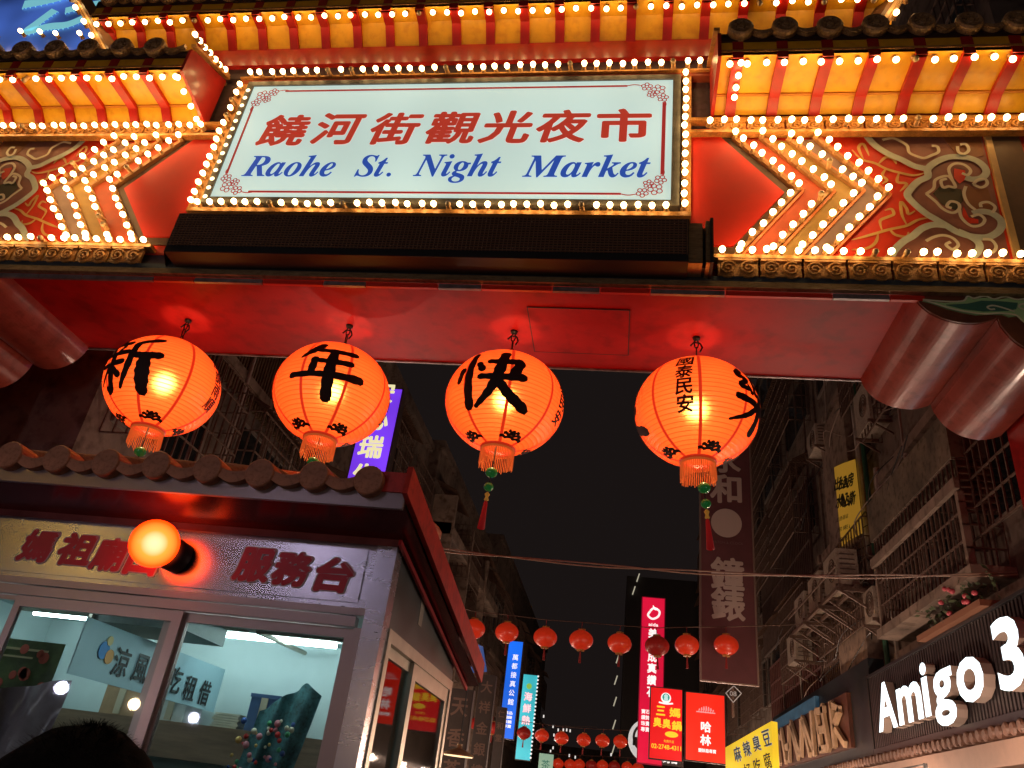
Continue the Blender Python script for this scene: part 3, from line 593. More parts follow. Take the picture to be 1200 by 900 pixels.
HOTB = glow('lantern_inner_bulb', (1, 0.80, 0.38), 75.0)
def srf(lon, lat, o=0.0):
    # lon 0 faces the street front (-Y), positive to the right
    r = (LA + o) * math.cos(lat); return Vector((r * math.sin(lon), -r * math.cos(lon), (LB + o) * math.sin(lat)))
def lantern_meshes():
    b = MB(); N = 31; pr = []; ms = []; lim = math.radians(74)
    for i in range(N):
        a0 = -lim + 2 * lim * i / N; a1 = -lim + 2 * lim * (i + 1) / N; d = a1 - a0
        for t, o, mi in ((0.0, 0.004, 1), (0.10, 0.004, 0), (0.5, -0.001, 0), (0.85, 0.003, 1)):
            a = a0 + d * t; pr.append(((LA + o) * math.cos(a), (LB + o) * math.sin(a))); ms.append(mi)
    pr.append(((LA + .004) * math.cos(lim), (LB + .004) * math.sin(lim)))
    ms2 = [1 if (k % 4 == 3 or k % 4 == 0) else 0 for k in range(len(pr) - 1)]
    ms2 = [1 if k % 4 == 3 else 0 for k in range(len(pr) - 1)]
    b.lathe(pr, n=64, mats=ms2)
    shade = b.mesh('shade', [SHADE, RIBM], True)
    b = MB()
    for k in range(1):
        lon = 0.0
        for i in range(40):
            a0 = math.radians(-74 + 148 * i / 40); a1 = math.radians(-74 + 148 * (i + 1) / 40); hw = 0.013
            q = []
            for a in (a0, a1):
                c = max(.2, math.cos(a)); dl = hw / (LA * c)
                q += [srf(lon - dl, a, .006), srf(lon + dl, a, .006)]
            b.add([q[0], q[1], q[3], q[2]], [(0, 1, 2, 3)])
    seam = b.mesh('seam', SEAM)
    return shade, seam
SHM, SMM = lantern_meshes()
rng = MB(); 
for zc, r in ((-LB * math.sin(math.radians(74)), 0.138),):
    rng.lathe([(r, -.02), (r + .014, -.02), (r + .014, .02), (r, .02), (r, -.02)], (0, 0, zc), 28)
RNG = rng.mesh('rim', mat('lantern_rim_red', (0.6, 0.03, 0.015), 0.4, 0, (0.9, 0.05, 0.01), 0.35), True)
ib = MB(); ib.lathe([(0.001, -.075)] + [(0.072 * math.sin(math.pi * i / 10), -.075 * math.cos(math.pi * i / 10)) for i in range(1, 10)] + [(0.001, .075)], (0, 0, 0.03), 16)
IBM = ib.mesh('inner_bulb', HOTB, True)
fr = MB()
for k in range(56):
    t = 2 * math.pi * k / 56; L = random.uniform(.15, .19); x, y = .138 * math.cos(t), .138 * math.sin(t)
    fr.tube([(x, y, -.435), (x * 1.02, y * 1.02, -.435 - L * .5), (x * random.uniform(.97, 1.06), y * random.uniform(.97, 1.06), -.435 - L)], .004, 4)
fr.lathe([(.142, -.44), (.146, -.45), (.142, -.475)], n=28)
FRM = fr.mesh('fringe', FRING)
dz = MB()
for k in range(1):
    lon = 0.0
    for lt, w in ((-64, .20), (-60, .16), (-57, .10)):
        for j in range(8):
            q = []
            for jj in (j, j + 1):
                l = lon + (jj / 8 - .5) * w / (LA * math.cos(math.radians(lt))) * 1.0
                a = math.radians(lt + 1.2 * math.sin(jj * 2.2)); q += [srf(l, a - .034, .009), srf(l, a + .034, .009)]
            dz.add([q[0], q[1], q[3], q[2]], [(0, 1, 2, 3)])
DZM = dz.mesh('printed_scroll', INK)
STROKES = {
'年': [[(38, 98, 8), (30, 84, 10), (12, 66, 3)], [(28, 82, 7), (55, 82, 7), (84, 85, 9)], [(32, 60, 6), (55, 60, 7), (82, 63, 8)], [(33, 63, 8), (31, 40, 8)], [(2, 35, 7), (50, 37, 7), (99, 41, 10)], [(56, 84, 9), (55, 40, 11), (56, 0, 11)]],
'快': [[(12, 66, 8), (7, 44, 6)], [(36, 74, 6), (43, 60, 8)], [(27, 99, 7), (24, 50, 9), (26, 3, 10)], [(50, 76, 7), (70, 76, 8), (90, 79, 10), (84, 50, 10)], [(40, 48, 7), (70, 48, 8), (99, 52, 10)], [(68, 99, 9), (66, 60, 11), (56, 28, 9), (36, 3, 5)], [(64, 46, 8), (78, 24, 11), (99, 5, 13)]],
'新': [[(28, 99, 7), (33, 90, 8)], [(10, 83, 6), (50, 86, 8)], [(20, 78, 6), (24, 68, 7)], [(42, 78, 6), (35, 66, 5)], [(5, 62, 6), (54, 65, 8)], [(8, 44, 6), (50, 47, 8)], [(30, 62, 8), (30, 4, 9), (21, 9, 4)], [(28, 42, 7), (8, 14, 3)], [(34, 38, 5), (46, 24, 8)], [(88, 98, 9), (60, 83, 6)], [(62, 84, 8), (60, 40, 8), (49, 4, 4)], [(62, 58, 9), (80, 59, 9), (101, 62, 10)], [(82, 58, 12), (82, 30, 15), (80, -2, 11)]],
'樂': [[(52, 99, 7), (44, 88, 4)], [(38, 86, 7), (38, 57, 7)], [(38, 85, 6), (65, 86, 7), (62, 57, 7)], [(40, 71, 5), (62, 71, 6)], [(38, 57, 6), (62, 57, 6)], [(19, 92, 7), (8, 78, 7), (25, 77, 6), (8, 60, 6), (29, 61, 6)], [(24, 67, 4), (30, 55, 6)], [(82, 92, 7), (73, 78, 7), (91, 77, 6), (73, 60, 6), (95, 61, 6)], [(90, 67, 4), (98, 55, 6)], [(3, 42, 8), (50, 42, 8), (97, 45, 11)], [(50, 54, 10), (50, 0, 10)], [(44, 40, 7), (26, 20, 6), (4, 6, 3)], [(56, 40, 7), (74, 22, 11), (99, 5, 13)]]}
def stroke_char(ch, lon0, hw=math.radians(37), hh=math.radians(34)):
    b = MB()
    def P(x, y): 
        la = (y - 50) / 50 * hh - math.radians(1)
        return srf(lon0 + (x - 50) / 50 * hw / max(.7, math.cos(la)) * .95, la, 0.010)
    for st in STROKES[ch]:
        pts = smooth(st, 8) if len(st) > 2 else [tuple(a + (b_ - a) * t / 6 for a, b_ in zip(st[0], st[1])) for t in range(7)]
        # round the ends
        k = len(pts); rows = []
        for i, p in enumerate(pts):
            a = pts[max(i - 1, 0)]; c = pts[min(i + 1, k - 1)]; dx, dy = c[0] - a[0], c[1] - a[1]; l = math.hypot(dx, dy) or 1
            w = p[2] * 0.69 * (1 + .10 * math.sin(i * 1.9 + lon0 * 3))
            rows.append([P(p[0] - dy / l * w * s, p[1] + dx / l * w * s) for s in (-1, -.5, 0, .5, 1)])
        a, c = pts[0], pts[1]; dx, dy = a[0] - c[0], a[1] - c[1]; l = math.hypot(dx, dy) or 1; w = a[2] * .62
        rows.insert(0, [P(a[0] + dx / l * w * .7 - dy / l * w * s * -.55, a[1] + dy / l * w * .7 + dx / l * w * s * -.55) for s in (-1, -.5, 0, .5, 1)])
        a, c = pts[-1], pts[-2]; dx, dy = a[0] - c[0], a[1] - c[1]; l = math.hypot(dx, dy) or 1; w = a[2] * .62
        rows.append([P(a[0] + dx / l * w * .7 - dy / l * w * s * .5, a[1] + dy / l * w * .7 + dx / l * w * s * .5) for s in (-1, -.5, 0, .5, 1)])
        for r0, r1 in zip(rows, rows[1:]):
            for j in range(4): b.add([r0[j], r0[j + 1], r1[j + 1], r1[j]], [(0, 1, 2, 3)])
    return b.mesh('brush_character', INK)
def small_char(ch, lon0, lat0, sz, m):
    vs, fs, nz, gw, gh = glyph(ch, 0.026, 0.0)
    s = sz / max(gw, gh); out = []
    for x, y, z in vs: out.append(srf(lon0 + (x + y * .08) * s / (LA * math.cos(lat0)), lat0 + y * s / LB, 0.011))
    me = bpy.data.meshes.new('small_character'); me.from_pydata([tuple(v) for v in out], [], fs); me.materials.append(m); me.update(); return me
chn = MB(); IR = mat('dark_wire', (0.03, 0.02, 0.018), 0.5, 0.6)
tail = MB()
TZ = -0.62
def bead(r, z, mi, n=14): tail.lathe([(0.002, -r)] + [(r * math.sin(math.pi * i / 8), -r * math.cos(math.pi * i / 8)) for i in range(1, 8)] + [(0.002, r)], (0, 0, z), n, mi)
def big_lantern(x, ch, smalltxt, sm, face_deg, small_deg, label, hook):
    L = thing('paper_lantern', label, 'lantern', (x, 5.85, 4.745), 'big new year lanterns hanging under the gate beam')
    T = Matrix.Translation((x, 5.85, 4.745)) @ Matrix.Rotation(random.uniform(-.03, .03), 4, 'Y') @ Matrix.Rotation(random.uniform(-.03, .03), 4, 'X') @ Matrix.Diagonal((random.uniform(.985, 1.01), random.uniform(.985, 1.01), random.uniform(.96, 1.02), 1))
    obj('shade', SHM, L, T); [obj('seam', SMM, L, T @ Matrix.Rotation(math.radians(face_deg + 22 + 45 * q), 4, 'Z')) for q in range(8)]; obj('rim', RNG, L, T); obj('rim', RNG, L, T @ Matrix.Rotation(math.pi, 4, 'X')); obj('inner_bulb', IBM, L, T); obj('fringe', FRM, L, T); [obj('printed_scroll', DZM, L, T @ Matrix.Rotation(math.radians(face_deg + 44 + 90 * q), 4, 'Z')) for q in range(4)]
    obj('brush_character', stroke_char(ch, math.radians(face_deg)), L, T); obj('brush_character', stroke_char(ch, math.radians(face_deg + 180)), L, T)
    for sdg in (small_deg, small_deg + 180):
        for k, c in enumerate(smalltxt):
            lat = math.radians(33 - k * 17.5)
            obj('small_character', small_char(c, math.radians(sdg), lat, 0.138, sm), L, T)
    b = MB()      # hanging chain and hook
    for k in range(4):
        z = 4.745 + LB - .02 + k * .082; r = .03
        pts = [(x + (r * .6 * math.cos(t) if k % 2 else 0), 5.85 + (0 if k % 2 else r * .6 * math.cos(t)), z + .048 * math.sin(t)) for t in [j * math.pi / 4 for j in range(9)]]
        b.tube(pts, .006, 5)
    for k in range(3): t = k * 2.1 + hook; b.tube([(x + .13 * math.cos(t), 5.85 + .13 * math.sin(t), 4.745 + .425), (x, 5.85, 4.745 + .50)], .005, 5)
    b.tube([(x - .05, 5.85, 5.40), (x - .02, 5.85, 5.44), (x + .03, 5.85, 5.43), (x + .05, 5.84, 5.38), (x + .03, 5.83, 5.33)], .008, 5)
    b.lathe([(0, 0), (.035, 0), (.03, -.02), (0, -.03)], (x, 5.85, 5.489), 10)
    b.build('hanging_chain', IR, L)
    for nm, f_, m in (('green_bead', lambda q: [q.lathe([(0.002, -.045)] + [(.052 * math.sin(math.pi * i / 8), -.045 * math.cos(math.pi * i / 8)) for i in range(1, 8)] + [(0.002, .045)], (0, 0, z), 14) for z in (-.66,)], JADE),
                      ('green_bead', lambda q: q.lathe([(0.002, -.038)] + [(.042 * math.sin(math.pi * i / 8), -.038 * math.cos(math.pi * i / 8)) for i in range(1, 8)] + [(0.002, .038)], (0, 0, -.79), 14), JADE),
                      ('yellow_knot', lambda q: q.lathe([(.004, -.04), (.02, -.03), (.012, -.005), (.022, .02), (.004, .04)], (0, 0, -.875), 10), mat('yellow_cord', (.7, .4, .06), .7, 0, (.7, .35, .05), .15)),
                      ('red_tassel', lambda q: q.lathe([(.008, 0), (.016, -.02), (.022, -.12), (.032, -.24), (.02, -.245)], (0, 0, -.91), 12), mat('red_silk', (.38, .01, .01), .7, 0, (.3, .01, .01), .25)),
                      ('tail_cord', lambda q: q.tube([(0, 0, -.42), (0, 0, -.91)], .005, 5), IR)):
        q = MB(); f_(q); q.build(nm, m, L, True, T=T @ Matrix.Rotation(hook * .02, 4, 'Y'))
    return L
big_lantern(-4.33, '新', '風調雨順', INKR, -11, 96, 'round orange lantern with black 新 brushed on it, hanging leftmost over the kiosk roof', 0.3)
big_lantern(-2.67, '年', '國泰民安', INKR, 13, 112, 'round orange lantern with black 年 brushed on it, beside the purple sign', 1.0)
big_lantern(-1.09, '快', '國泰民安', INK, -9, 80, 'round orange lantern with black 快 brushed on it, green beads below', 2.0)
big_lantern(0.54, '樂', '國泰民安', INKR, 66, -16, 'round orange lantern showing small characters 國泰民安, in front of brown banner', -3.2)
# ================================================================ KIOSK
ks = thing('service_kiosk', 'stainless steel service kiosk with sliding windows and red tiled roof', 'kiosk', (-3.3, 6.1, 0))
KX0, KX1, KY0, KY1 = -5.6, -1.50, 4.92, 7.30
# front wall pieces
MB().box((KX0, KY0, 0), (KX1 - .14, KY0 + .06, 0.95)).build('lower_wall', STEELD, ks)
hd = MB().box((KX0, KY0 - .01, 2.70), (KX1 - .135, KY0 + .08, 3.12)).build('header', STEEL, ks)
MB().box((KX0, KY0 - .035, 2.655), (KX1 - .135, KY0 + .05, 2.70)).box((KX0, KY0 - .02, 2.585), (KX1 - .19, KY0 + .05, 2.648)).build('header_rail', STEELD, hd)
MB().box((KX0, KY0 - .03, 3.122), (KX1 - .0, KY0 + .08, 3.17)).build('header_ledge', mat('dark_red_steel', (0.18, 0.04, 0.035), 0.4, 0.4, var=0.3), hd)
sp = MB().box((-4.42, KY0 - .022, 2.735), (-1.70, KY0 - .011, 3.10)).build('name_plate', STEEL, ks, label='steel name plate with crimson characters')
CR = mat('worn_crimson_vinyl', (0.62, 0.02, 0.045), 0.4, var=0.15)
CRW = mat('pale_letter_outline', (0.60, 0.50, 0.52), 0.4)
for ch, px, py in zip('媽祖廟口服務台', (45, 90, 130, 170, 298, 343, 393), (640, 644, 650, 655, 662, 667, 674)):
    p = atY(px, py, KY0 - .02)
    T = faceY(p.x, KY0 - .024, p.z)
    word(sp, 'character', ch, off_(T, 0, 0, .001), 0.29, 0.25, CRW, off=0.062, ext=0.002, shear=.12)
    word(sp, 'character', ch, off_(T, 0, 0, .003), 0.27, 0.235, CR, off=0.048, ext=0.002, shear=.12)
# posts
MB().box((KX1 - .135, KY0 - .03, 0), (KX1, KY0 + .11, 3.12)).build('corner_post', STEEL, ks)
MB().box((KX1 - .19, KY0 - .012, 0.95), (KX1 - .137, KY0 + .06, 2.58)).build('window_jamb', STEELD, ks)
MB().box((KX0, KY0 - .012, 0.95), (-4.42, KY0 + .06, 2.58)).build('window_jamb', STEELD, ks)
# sliding windows
GL = bpy.data.materials.new('window_glass'); GL.use_nodes = True
b_ = GL.node_tree.nodes['Principled BSDF']; b_.inputs['Roughness'].default_value = 0.02; b_.inputs['Transmission Weight'].default_value = 1.0; b_.inputs['IOR'].default_value = 1.02; b_.inputs['Base Color'].default_value = (0.93, 0.98, 0.98, 1)
def glassmat():
    m = bpy.data.materials.new('kiosk_glass'); m.use_nodes = True; nt = m.node_tree
    for n in list(nt.nodes):
        if n.type != 'OUTPUT_MATERIAL': nt.nodes.remove(n)
    out = [n for n in nt.nodes if n.type == 'OUTPUT_MATERIAL'][0]
    tr = nt.nodes.new('ShaderNodeBsdfTransparent'); tr.inputs[0].default_value = (.9, .96, .96, 1)
    gl = nt.nodes.new('ShaderNodeBsdfGlossy'); gl.inputs['Roughness'].default_value = .03
    fr_ = nt.nodes.new('ShaderNodeFresnel'); fr_.inputs['IOR'].default_value = 1.33
    mx_ = nt.nodes.new('ShaderNodeMixShader'); nt.links.new(fr_.outputs[0], mx_.inputs[0]); nt.links.new(tr.outputs[0], mx_.inputs[1]); nt.links.new(gl.outputs[0], mx_.inputs[2])
    nt.links.new(mx_.outputs[0], out.inputs['Surface']); return m
GL = glassmat()
def sash(parent, x0, x1, y, z0, z1, fw=.055, m=STEELD, axis='x', left=None):
    b = MB(); lw = left or fw
    if axis == 'x':
        b.box((x0, y, z0), (x0 + lw, y + .035, z1)); b.box((x1 - fw, y, z0), (x1, y + .035, z1)); b.box((x0 + lw, y, z1 - fw), (x1 - fw, y + .035, z1)); b.box((x0 + lw, y, z0), (x1 - fw, y + .035, z0 + fw))
        f_ = b.build('window_sash', m, parent); MB().box((x0 + lw, y + .014, z0 + fw), (x1 - fw, y + .020, z1 - fw)).build('pane', GL, f_)
    else:
        b.box((y, x0, z0), (y - .035, x0 + fw, z1)); b.box((y, x1 - fw, z0), (y - .035, x1, z1)); b.box((y, x0 + fw, z1 - fw), (y - .035, x1 - fw, z1)); b.box((y, x0 + fw, z0), (y - .035, x1 - fw, z0 + fw))
        f_ = b.build('window_sash', m, parent); MB().box((y - .014, x0 + fw, z0 + fw), (y - .020, x1 - fw, z1 - fw)).build('pane', GL, f_)
    return f_
sash(ks, -4.42, -4.12, KY0 + .02, .95, 2.58, .03)
sash(ks, -4.13, -2.88, KY0 - .005, .95, 2.58, .07, left=.05)
sash(ks, -3.02, -1.70, KY0 + .032, .95, 2.58, .06, left=.16)
MB().box((-2.93, KY0 + .025, 1.0), (-2.90, KY0 + .04, 2.5)).build('sash_edge', ALU, ks)
# side wall
MB().box((KX1 - .03, KY0 + .11, 2.62), (KX1 - .002, KY1, 3.25)).build('side_header', mat('dark_sheet_metal', (0.10, 0.12, 0.125), 0.35, 0.7, var=0.3, vscale=3), ks)
MB().box((KX1 - .004, 5.75, 2.80), (KX1 + .002, 5.86, 3.02)).build('paper_note', mat('aged_paper', (0.35, 0.33, 0.27), 0.8), ks)
MB().box((KX1 - .05, KY0 + .11, 2.54), (KX1 + .012, KY1, 2.62)).build('side_rail', ALU, ks)
MB().box((KX1 - .05, KY0 + .11, 0), (KX1, KY1, .95)).build('side_wall', STEELD, ks)
MB().box((KX1 - .06, KY0 + .11, .95), (KX1 + .012, KY0 + .19, 2.54)).build('side_jamb', ALU, ks)
MB().box((KX1 - .06, KY1 - .08, .95), (KX1 + .012, KY1, 2.54)).build('side_jamb', ALU, ks)
sash(ks, KY0 + .19, 5.95, KX1 - .03, .95, 2.54, .07, ALU, 'y'); sash(ks, 5.85, 7.22, KX1, .95, 2.54, .11, ALU, 'y')
# interior
IW = mat('kiosk_inner_wall', (0.52, 0.62, 0.62), 0.55, var=0.12, vscale=1.2)
MB().box((KX0, KY1 - .05, 0), (KX1 - .05, KY1 - .002, 3.2)).build('back_wall', IW, ks)
MB().box((KX0 - .05, KY0 + .06, 0), (KX0, KY1, 3.2)).build('side_wall', IW, ks)
MB().box((KX0, KY0 + .08, 2.80), (KX1 - .06, KY1 - .05, 2.83)).build('ceiling', mat('kiosk_ceiling', (0.34, 0.45, 0.46), 0.5, var=0.3, vscale=2), ks)
TUBE = glow('fluorescent_tube', (0.80, 1.0, 1.0), 22.0)
for x0, x1, y in ((-3.2, -1.9, 5.14), (-4.9, -4.3, 5.14), (-3.9, -2.45, 6.75), (-5.3, -4.15, 6.6), (-2.3, -1.7, 7.05)):  # front pair: unseen tubes added behind the header to light board and cloth
    o = MB().box((x0 - .04, y - .06, 2.77), (x1 + .04, y + .06, 2.799)).build('tube_fitting', WHITE, ks)
    MB().tube([(x0, y, 2.74), (x1, y, 2.74)], .022, 10).build('tube', TUBE, o)
# roof of the kiosk
KR = mat('roof_red_steel', (0.66, 0.05, 0.035), 0.35, 0.1, var=0.3, vscale=3, dirt=0.3)
KRD = mat('roof_under_maroon', (0.22, 0.03, 0.028), 0.22, 0.6, var=0.4, vscale=2)
rf = MB()
x1f, x1b = -1.36, -1.36
def zr(y): return 3.40 - (y - 4.40) * 0.158      # right hand eave falls towards the back
ru = MB().add([(KX0, 4.42, 3.24), (x1f, 4.42, 3.24), (KX1, KY0 - .03, 3.17), (KX0, KY0 - .03, 3.17)], [(0, 1, 2, 3)])
ru.add([(x1f, 4.42, 3.24), (x1f, 7.95, zr(7.95) - .15), (KX1 - .0, 7.95, zr(7.95) - .17), (KX1 - .0, KY0 - .03, 3.17)], [(0, 1, 2, 3)])
roof = ru.build('roof', KRD, ks)
rs = MB().add([(KX0, 4.42, 3.34), (x1f, 4.42, 3.34), (x1f, 7.95, zr(7.95)), (KX0, 7.95, 3.9), (KX0, 6.2, 4.0), (-2.9, 6.2, 3.95)], [(0, 1, 5, 4), (1, 2, 5), (2, 3, 4, 5)]); rs.build('roof_sheet', KRD, roof)
MB().bar((x1f + .01, 4.34, zr(4.34) - .02), (x1f + .01, 7.97, zr(7.97) - .02), 0.035, 0.19).build('barge_board', KR, roof)
MB().bar((KX1 + .03, KY0 - .1, zr(KY0 - .1) - .20), (KX1 + .03, 7.9, zr(7.9) - .20), 0.02, 0.035).build('inner_trim', mat('bright_trim_red', (0.55, 0.03, 0.04), 0.3, 0.2), roof)
MB().box((KX0, 4.40, 3.22), (x1f - .01, 4.43, 3.335)).build('front_fascia', STEELD, roof)
MB().box((-1.62, 4.38, 3.32), (-1.34, 4.6, 3.45)).build('corner_ridge', KR, roof)
TK = mat('brown_clay_tile', (0.48, 0.19, 0.10), 0.5, var=0.35, vscale=8, dirt=0.3, bump=0.2)
b = MB(); b.lathe([(0.0, 0.0), (0.09, 0.0), (0.097, 0.008), (0.097, 0.22), (0.08, 0.22)], n=22, axis='y'); KC = b.mesh('tile_cap', TK, False)
b = MB(); L1 = []; L2 = []
for k in range(9):
    t = k / 8; x = -.11 + .22 * t; s = math.sin(math.pi * t); L1.append((x, .045 - .035 * s)); L2.append((x, -.015 - .05 * s))
b.poly(L1 + L2[::-1], 0.012, 0.2); KD = b.mesh('drip_tile', TK)
xx = -1.60
while xx > KX0:
    obj('tile_cap', KC, roof, Matrix.Translation((xx, 4.33, 3.375 + random.uniform(-.006, .006))))
    obj('drip_tile', KD, roof, Matrix.Translation((xx - .178, 4.33, 3.36)) @ Matrix.Scale(1.1, 4, (1, 0, 0)))
    b = MB(); b.tube([(xx, 4.5, 3.40), (xx, 6.1, 3.98 if xx < -2.6 else 3.6)], .085, 10); b.build('roof_tile', TK, roof, True)
    xx -= .363
# things inside the kiosk
bd = thing('hanging_board', 'pale blue board with black characters inside the kiosk, behind the glass', 'sign', (-3.62, 6.1, 2.15))
PB = mat('pale_blue_board', (0.45, 0.66, 0.74), 0.5)
MB().box((-3.63, 5.02, 2.13), (-3.62, 7.18, 2.50)).build('board', PB, bd)
Tb = frame((-3.612, 6.1, 2.31), (0, 1, 0), (0, 0, 1))
for k, ch in enumerate('涼風小吃租借'): word(bd, 'character', ch, off_(Tb, -.55 + k * .27, (-.02 if k < 4 else -.05)), .2, .2, BLACK, off=.015, ext=.004)
b = MB(); b.lathe([(0, .004), (.06, .004), (.06, 0)], (-3.612, 5.30, 2.33), 18, 0, 'x'); b.build('picture', mat('picture_blue', (.05, .25, .6), .5), bd)
b = MB(); b.lathe([(0, .006), (.05, .006), (.05, 0)], (-3.612, 5.38, 2.30), 18, 0, 'x'); b.build('picture', mat('picture_orange', (.75, .35, .08), .5), bd)
b = MB(); b.lathe([(0, .008), (.033, .008), (.033, 0)], (-3.612, 5.33, 2.40), 18, 0, 'x'); b.build('picture', mat('picture_yellow', (.75, .62, .3), .5), bd)
dk = thing('ceiling_duct', 'dark grey square duct hanging below the kiosk ceiling', 'duct', (-3.4, 5.9, 2.5))
MB().box((-3.95, 5.55, 2.56), (-3.2, 6.2, 2.70)).box((-3.9, 5.5, 2.70), (-3.25, 6.15, 2.72)).build('duct_box', mat('duct_grey', (0.16, 0.19, 0.18), 0.5, 0.3, var=0.3), dk)
MB().box((-3.98, 5.52, 2.54), (-3.955, 6.25, 2.715)).build('duct_flange', ALU, dk)
cb = thing('wooden_counter', 'brown wooden shelf unit behind the kiosk windows', 'shelf', (-3.4, 6.9, 0))
WD = mat('brown_wood', (0.22, 0.13, 0.08), 0.6, var=0.4, vscale=3, stretch=(1, 1, 8))
MB().box((-4.9, 6.8, 1.72), (-1.7, 7.22, 2.0)).build('shelf_board', WD, cb); MB().box((-4.9, 6.85, 0), (-1.7, 7.22, 1.05)).build('cabinet', mat('cream_laminate', (.6, .55, .42), .5), cb)
for nm_, lb_, c_, x_, w_, h_, cat_ in (('cardboard_box', 'brown cardboard box at the left end of the kiosk shelf', (.36, .22, .12), -4.35, .34, .24, 'box'), ('storage_box', 'white storage box on the kiosk shelf beside the duct', (.6, .62, .6), -3.86, .28, .18, 'box'),
        ('paper_stack', 'stack of cream papers on the kiosk shelf behind the glass', (.6, .55, .42), -3.35, .24, .12, 'papers'), ('storage_box', 'dark blue storage box in the middle of the kiosk shelf', (.05, .10, .22), -3.02, .26, .27, 'box'), ('cardboard_box', 'tall brown carton at the right end of the kiosk shelf', (.30, .18, .10), -1.95, .3, .36, 'box')):
    t = thing(nm_, lb_, cat_, (x_, 7.0, 2.0)); m_ = mat(nm_ + '_skin_%d' % int(-x_ * 100), c_, .6, var=.25)
    if cat_ == 'papers':
        for k in range(6): MB().box((x_ - w_ / 2 + .01 * (k % 3), 6.88, 2.002 + k * .02), (x_ + w_ / 2 + .01 * (k % 2), 7.12, 2.019 + k * .02)).build('sheet', m_, t)
    else:
        MB().box((x_ - w_ / 2, 6.86, 2.002), (x_ + w_ / 2, 7.16, 2.0 + h_)).build('box_body', m_, t); MB().box((x_ - w_ / 2 - .008, 6.85, 2.0 + h_), (x_ + w_ / 2 + .008, 7.165, 2.03 + h_)).build('lid', m_, t); MB().box((x_ - .03, 6.845, 2.01), (x_ + .03, 6.858, 2.0 + h_)).build('tape', mat('box_tape', (.5, .42, .3), .4), t)
cn = thing('ceiling_conduit', 'thin steel conduits and a fan bracket across the kiosk ceiling', 'conduit', (-3.0, 6.0, 2.7))
for k, (x0_, y0_, x1_, y1_) in enumerate(((-5.2, 6.3, -1.6, 6.25), (-3.1, 5.1, -2.9, 7.2), (-2.2, 5.2, -2.1, 7.2), (-5.0, 5.9, -1.6, 5.85))): MB().tube([(x0_, y0_, 2.72), (x1_, y1_, 2.72)], .02, 8).build('conduit_pipe', ALU, cn)
cl = thing('teal_cloth', 'dark teal patterned cloth with hanging trinkets beside the right kiosk window', 'cloth', (-2.35, 5.5, 0.9))
b = MB(); N = 26
for i in range(N + 1):
    for j in range(9):
        x = -2.42 + .40 * i / N; b.v.append((x - .22 * (j / 8), 5.45 + .03 * math.sin(i * .55) + .012 * math.sin(j + i), 2.28 - 1.35 * j / 8 - .28 * abs(i / N - .75) * (1 - j / 8)))
for i in range(N):
    for j in range(8): b.f.append((i * 9 + j, i * 9 + j + 1, (i + 1) * 9 + j + 1, (i + 1) * 9 + j)); b.m.append(0)
b.build('drape', mat('teal_brocade', (0.07, 0.20, 0.22), 0.6, var=0.7, vscale=9, dirt=0.4), cl, True)
TRM = [mat('trinket_' + n, c, .4) for n, c in (('red', (.55, .03, .03)), ('gold', (.7, .45, .12)), ('blue', (.05, .12, .4)), ('pink', (.7, .25, .3)), ('cream', (.7, .65, .5)), ('green', (.06, .35, .15)))]
for k in range(70):
    q = MB(); r = random.uniform(.009, .024); z = random.uniform(1.5, 2.02); x = random.uniform(-2.42, -2.05) - (2.28 - z) * .18
    q.lathe([(0.001, -r)] + [(r * math.sin(math.pi * i / 6), -r * math.cos(math.pi * i / 6)) for i in range(1, 6)] + [(0.001, r)], (x, 5.36 + random.uniform(-.04, .03), z), 8)
    q.build('trinket', TRM[k % 6], cl, True)
ps = thing('green_poster', 'green poster with red flowers at the left kiosk window', 'poster', (-4.2, 5.2, 2.1))
MB().box((-4.45, 5.20, 1.98), (-3.85, 5.21, 2.33)).build('sheet', mat('poster_green', (0.10, 0.16, 0.05), 0.6, var=0.6, vscale=7), ps)
b = MB()
for k in range(10): b.lathe([(0, -.004), (random.uniform(.02, .045), -.004), (.03, 0)], (random.uniform(-4.4, -3.9), 5.198, random.uniform(2.03, 2.28)), 10, 0, 'y')
b.build('flower_print', mat('poster_red', (.6, .12, .07), .6), ps)
b = MB(); b.box((-4.35, 5.196, 2.26), (-3.95, 5.199, 2.275)); b.box((-4.35, 5.196, 2.21), (-4.05, 5.199, 2.222)); b.build('print_line', mat('poster_cream', (.6, .55, .3), .6), ps)
pl = thing('plastic_sheet', 'crumpled grey plastic sheet draped inside the left kiosk window', 'sheet', (-4.2, 5.12, 1.6))
b = MB(); N = 22
for i in range(N + 1):
    for j in range(12):
        t = i / N; x = -4.6 + .95 * t; zt = 1.88 + .22 * t; b.v.append((x, 5.10 + .03 * math.sin(i * .9 + j * .5) + random.uniform(-.012, .012), zt - (zt - 1.2) * j / 11))
for i in range(N):
    for j in range(11): b.f.append((i * 12 + j, i * 12 + j + 1, (i + 1) * 12 + j + 1, (i + 1) * 12 + j)); b.m.append(0)
b.build('sheet', mat('grey_plastic', (0.38, 0.32, 0.36), 0.25, var=0.3, vscale=4), pl, True)
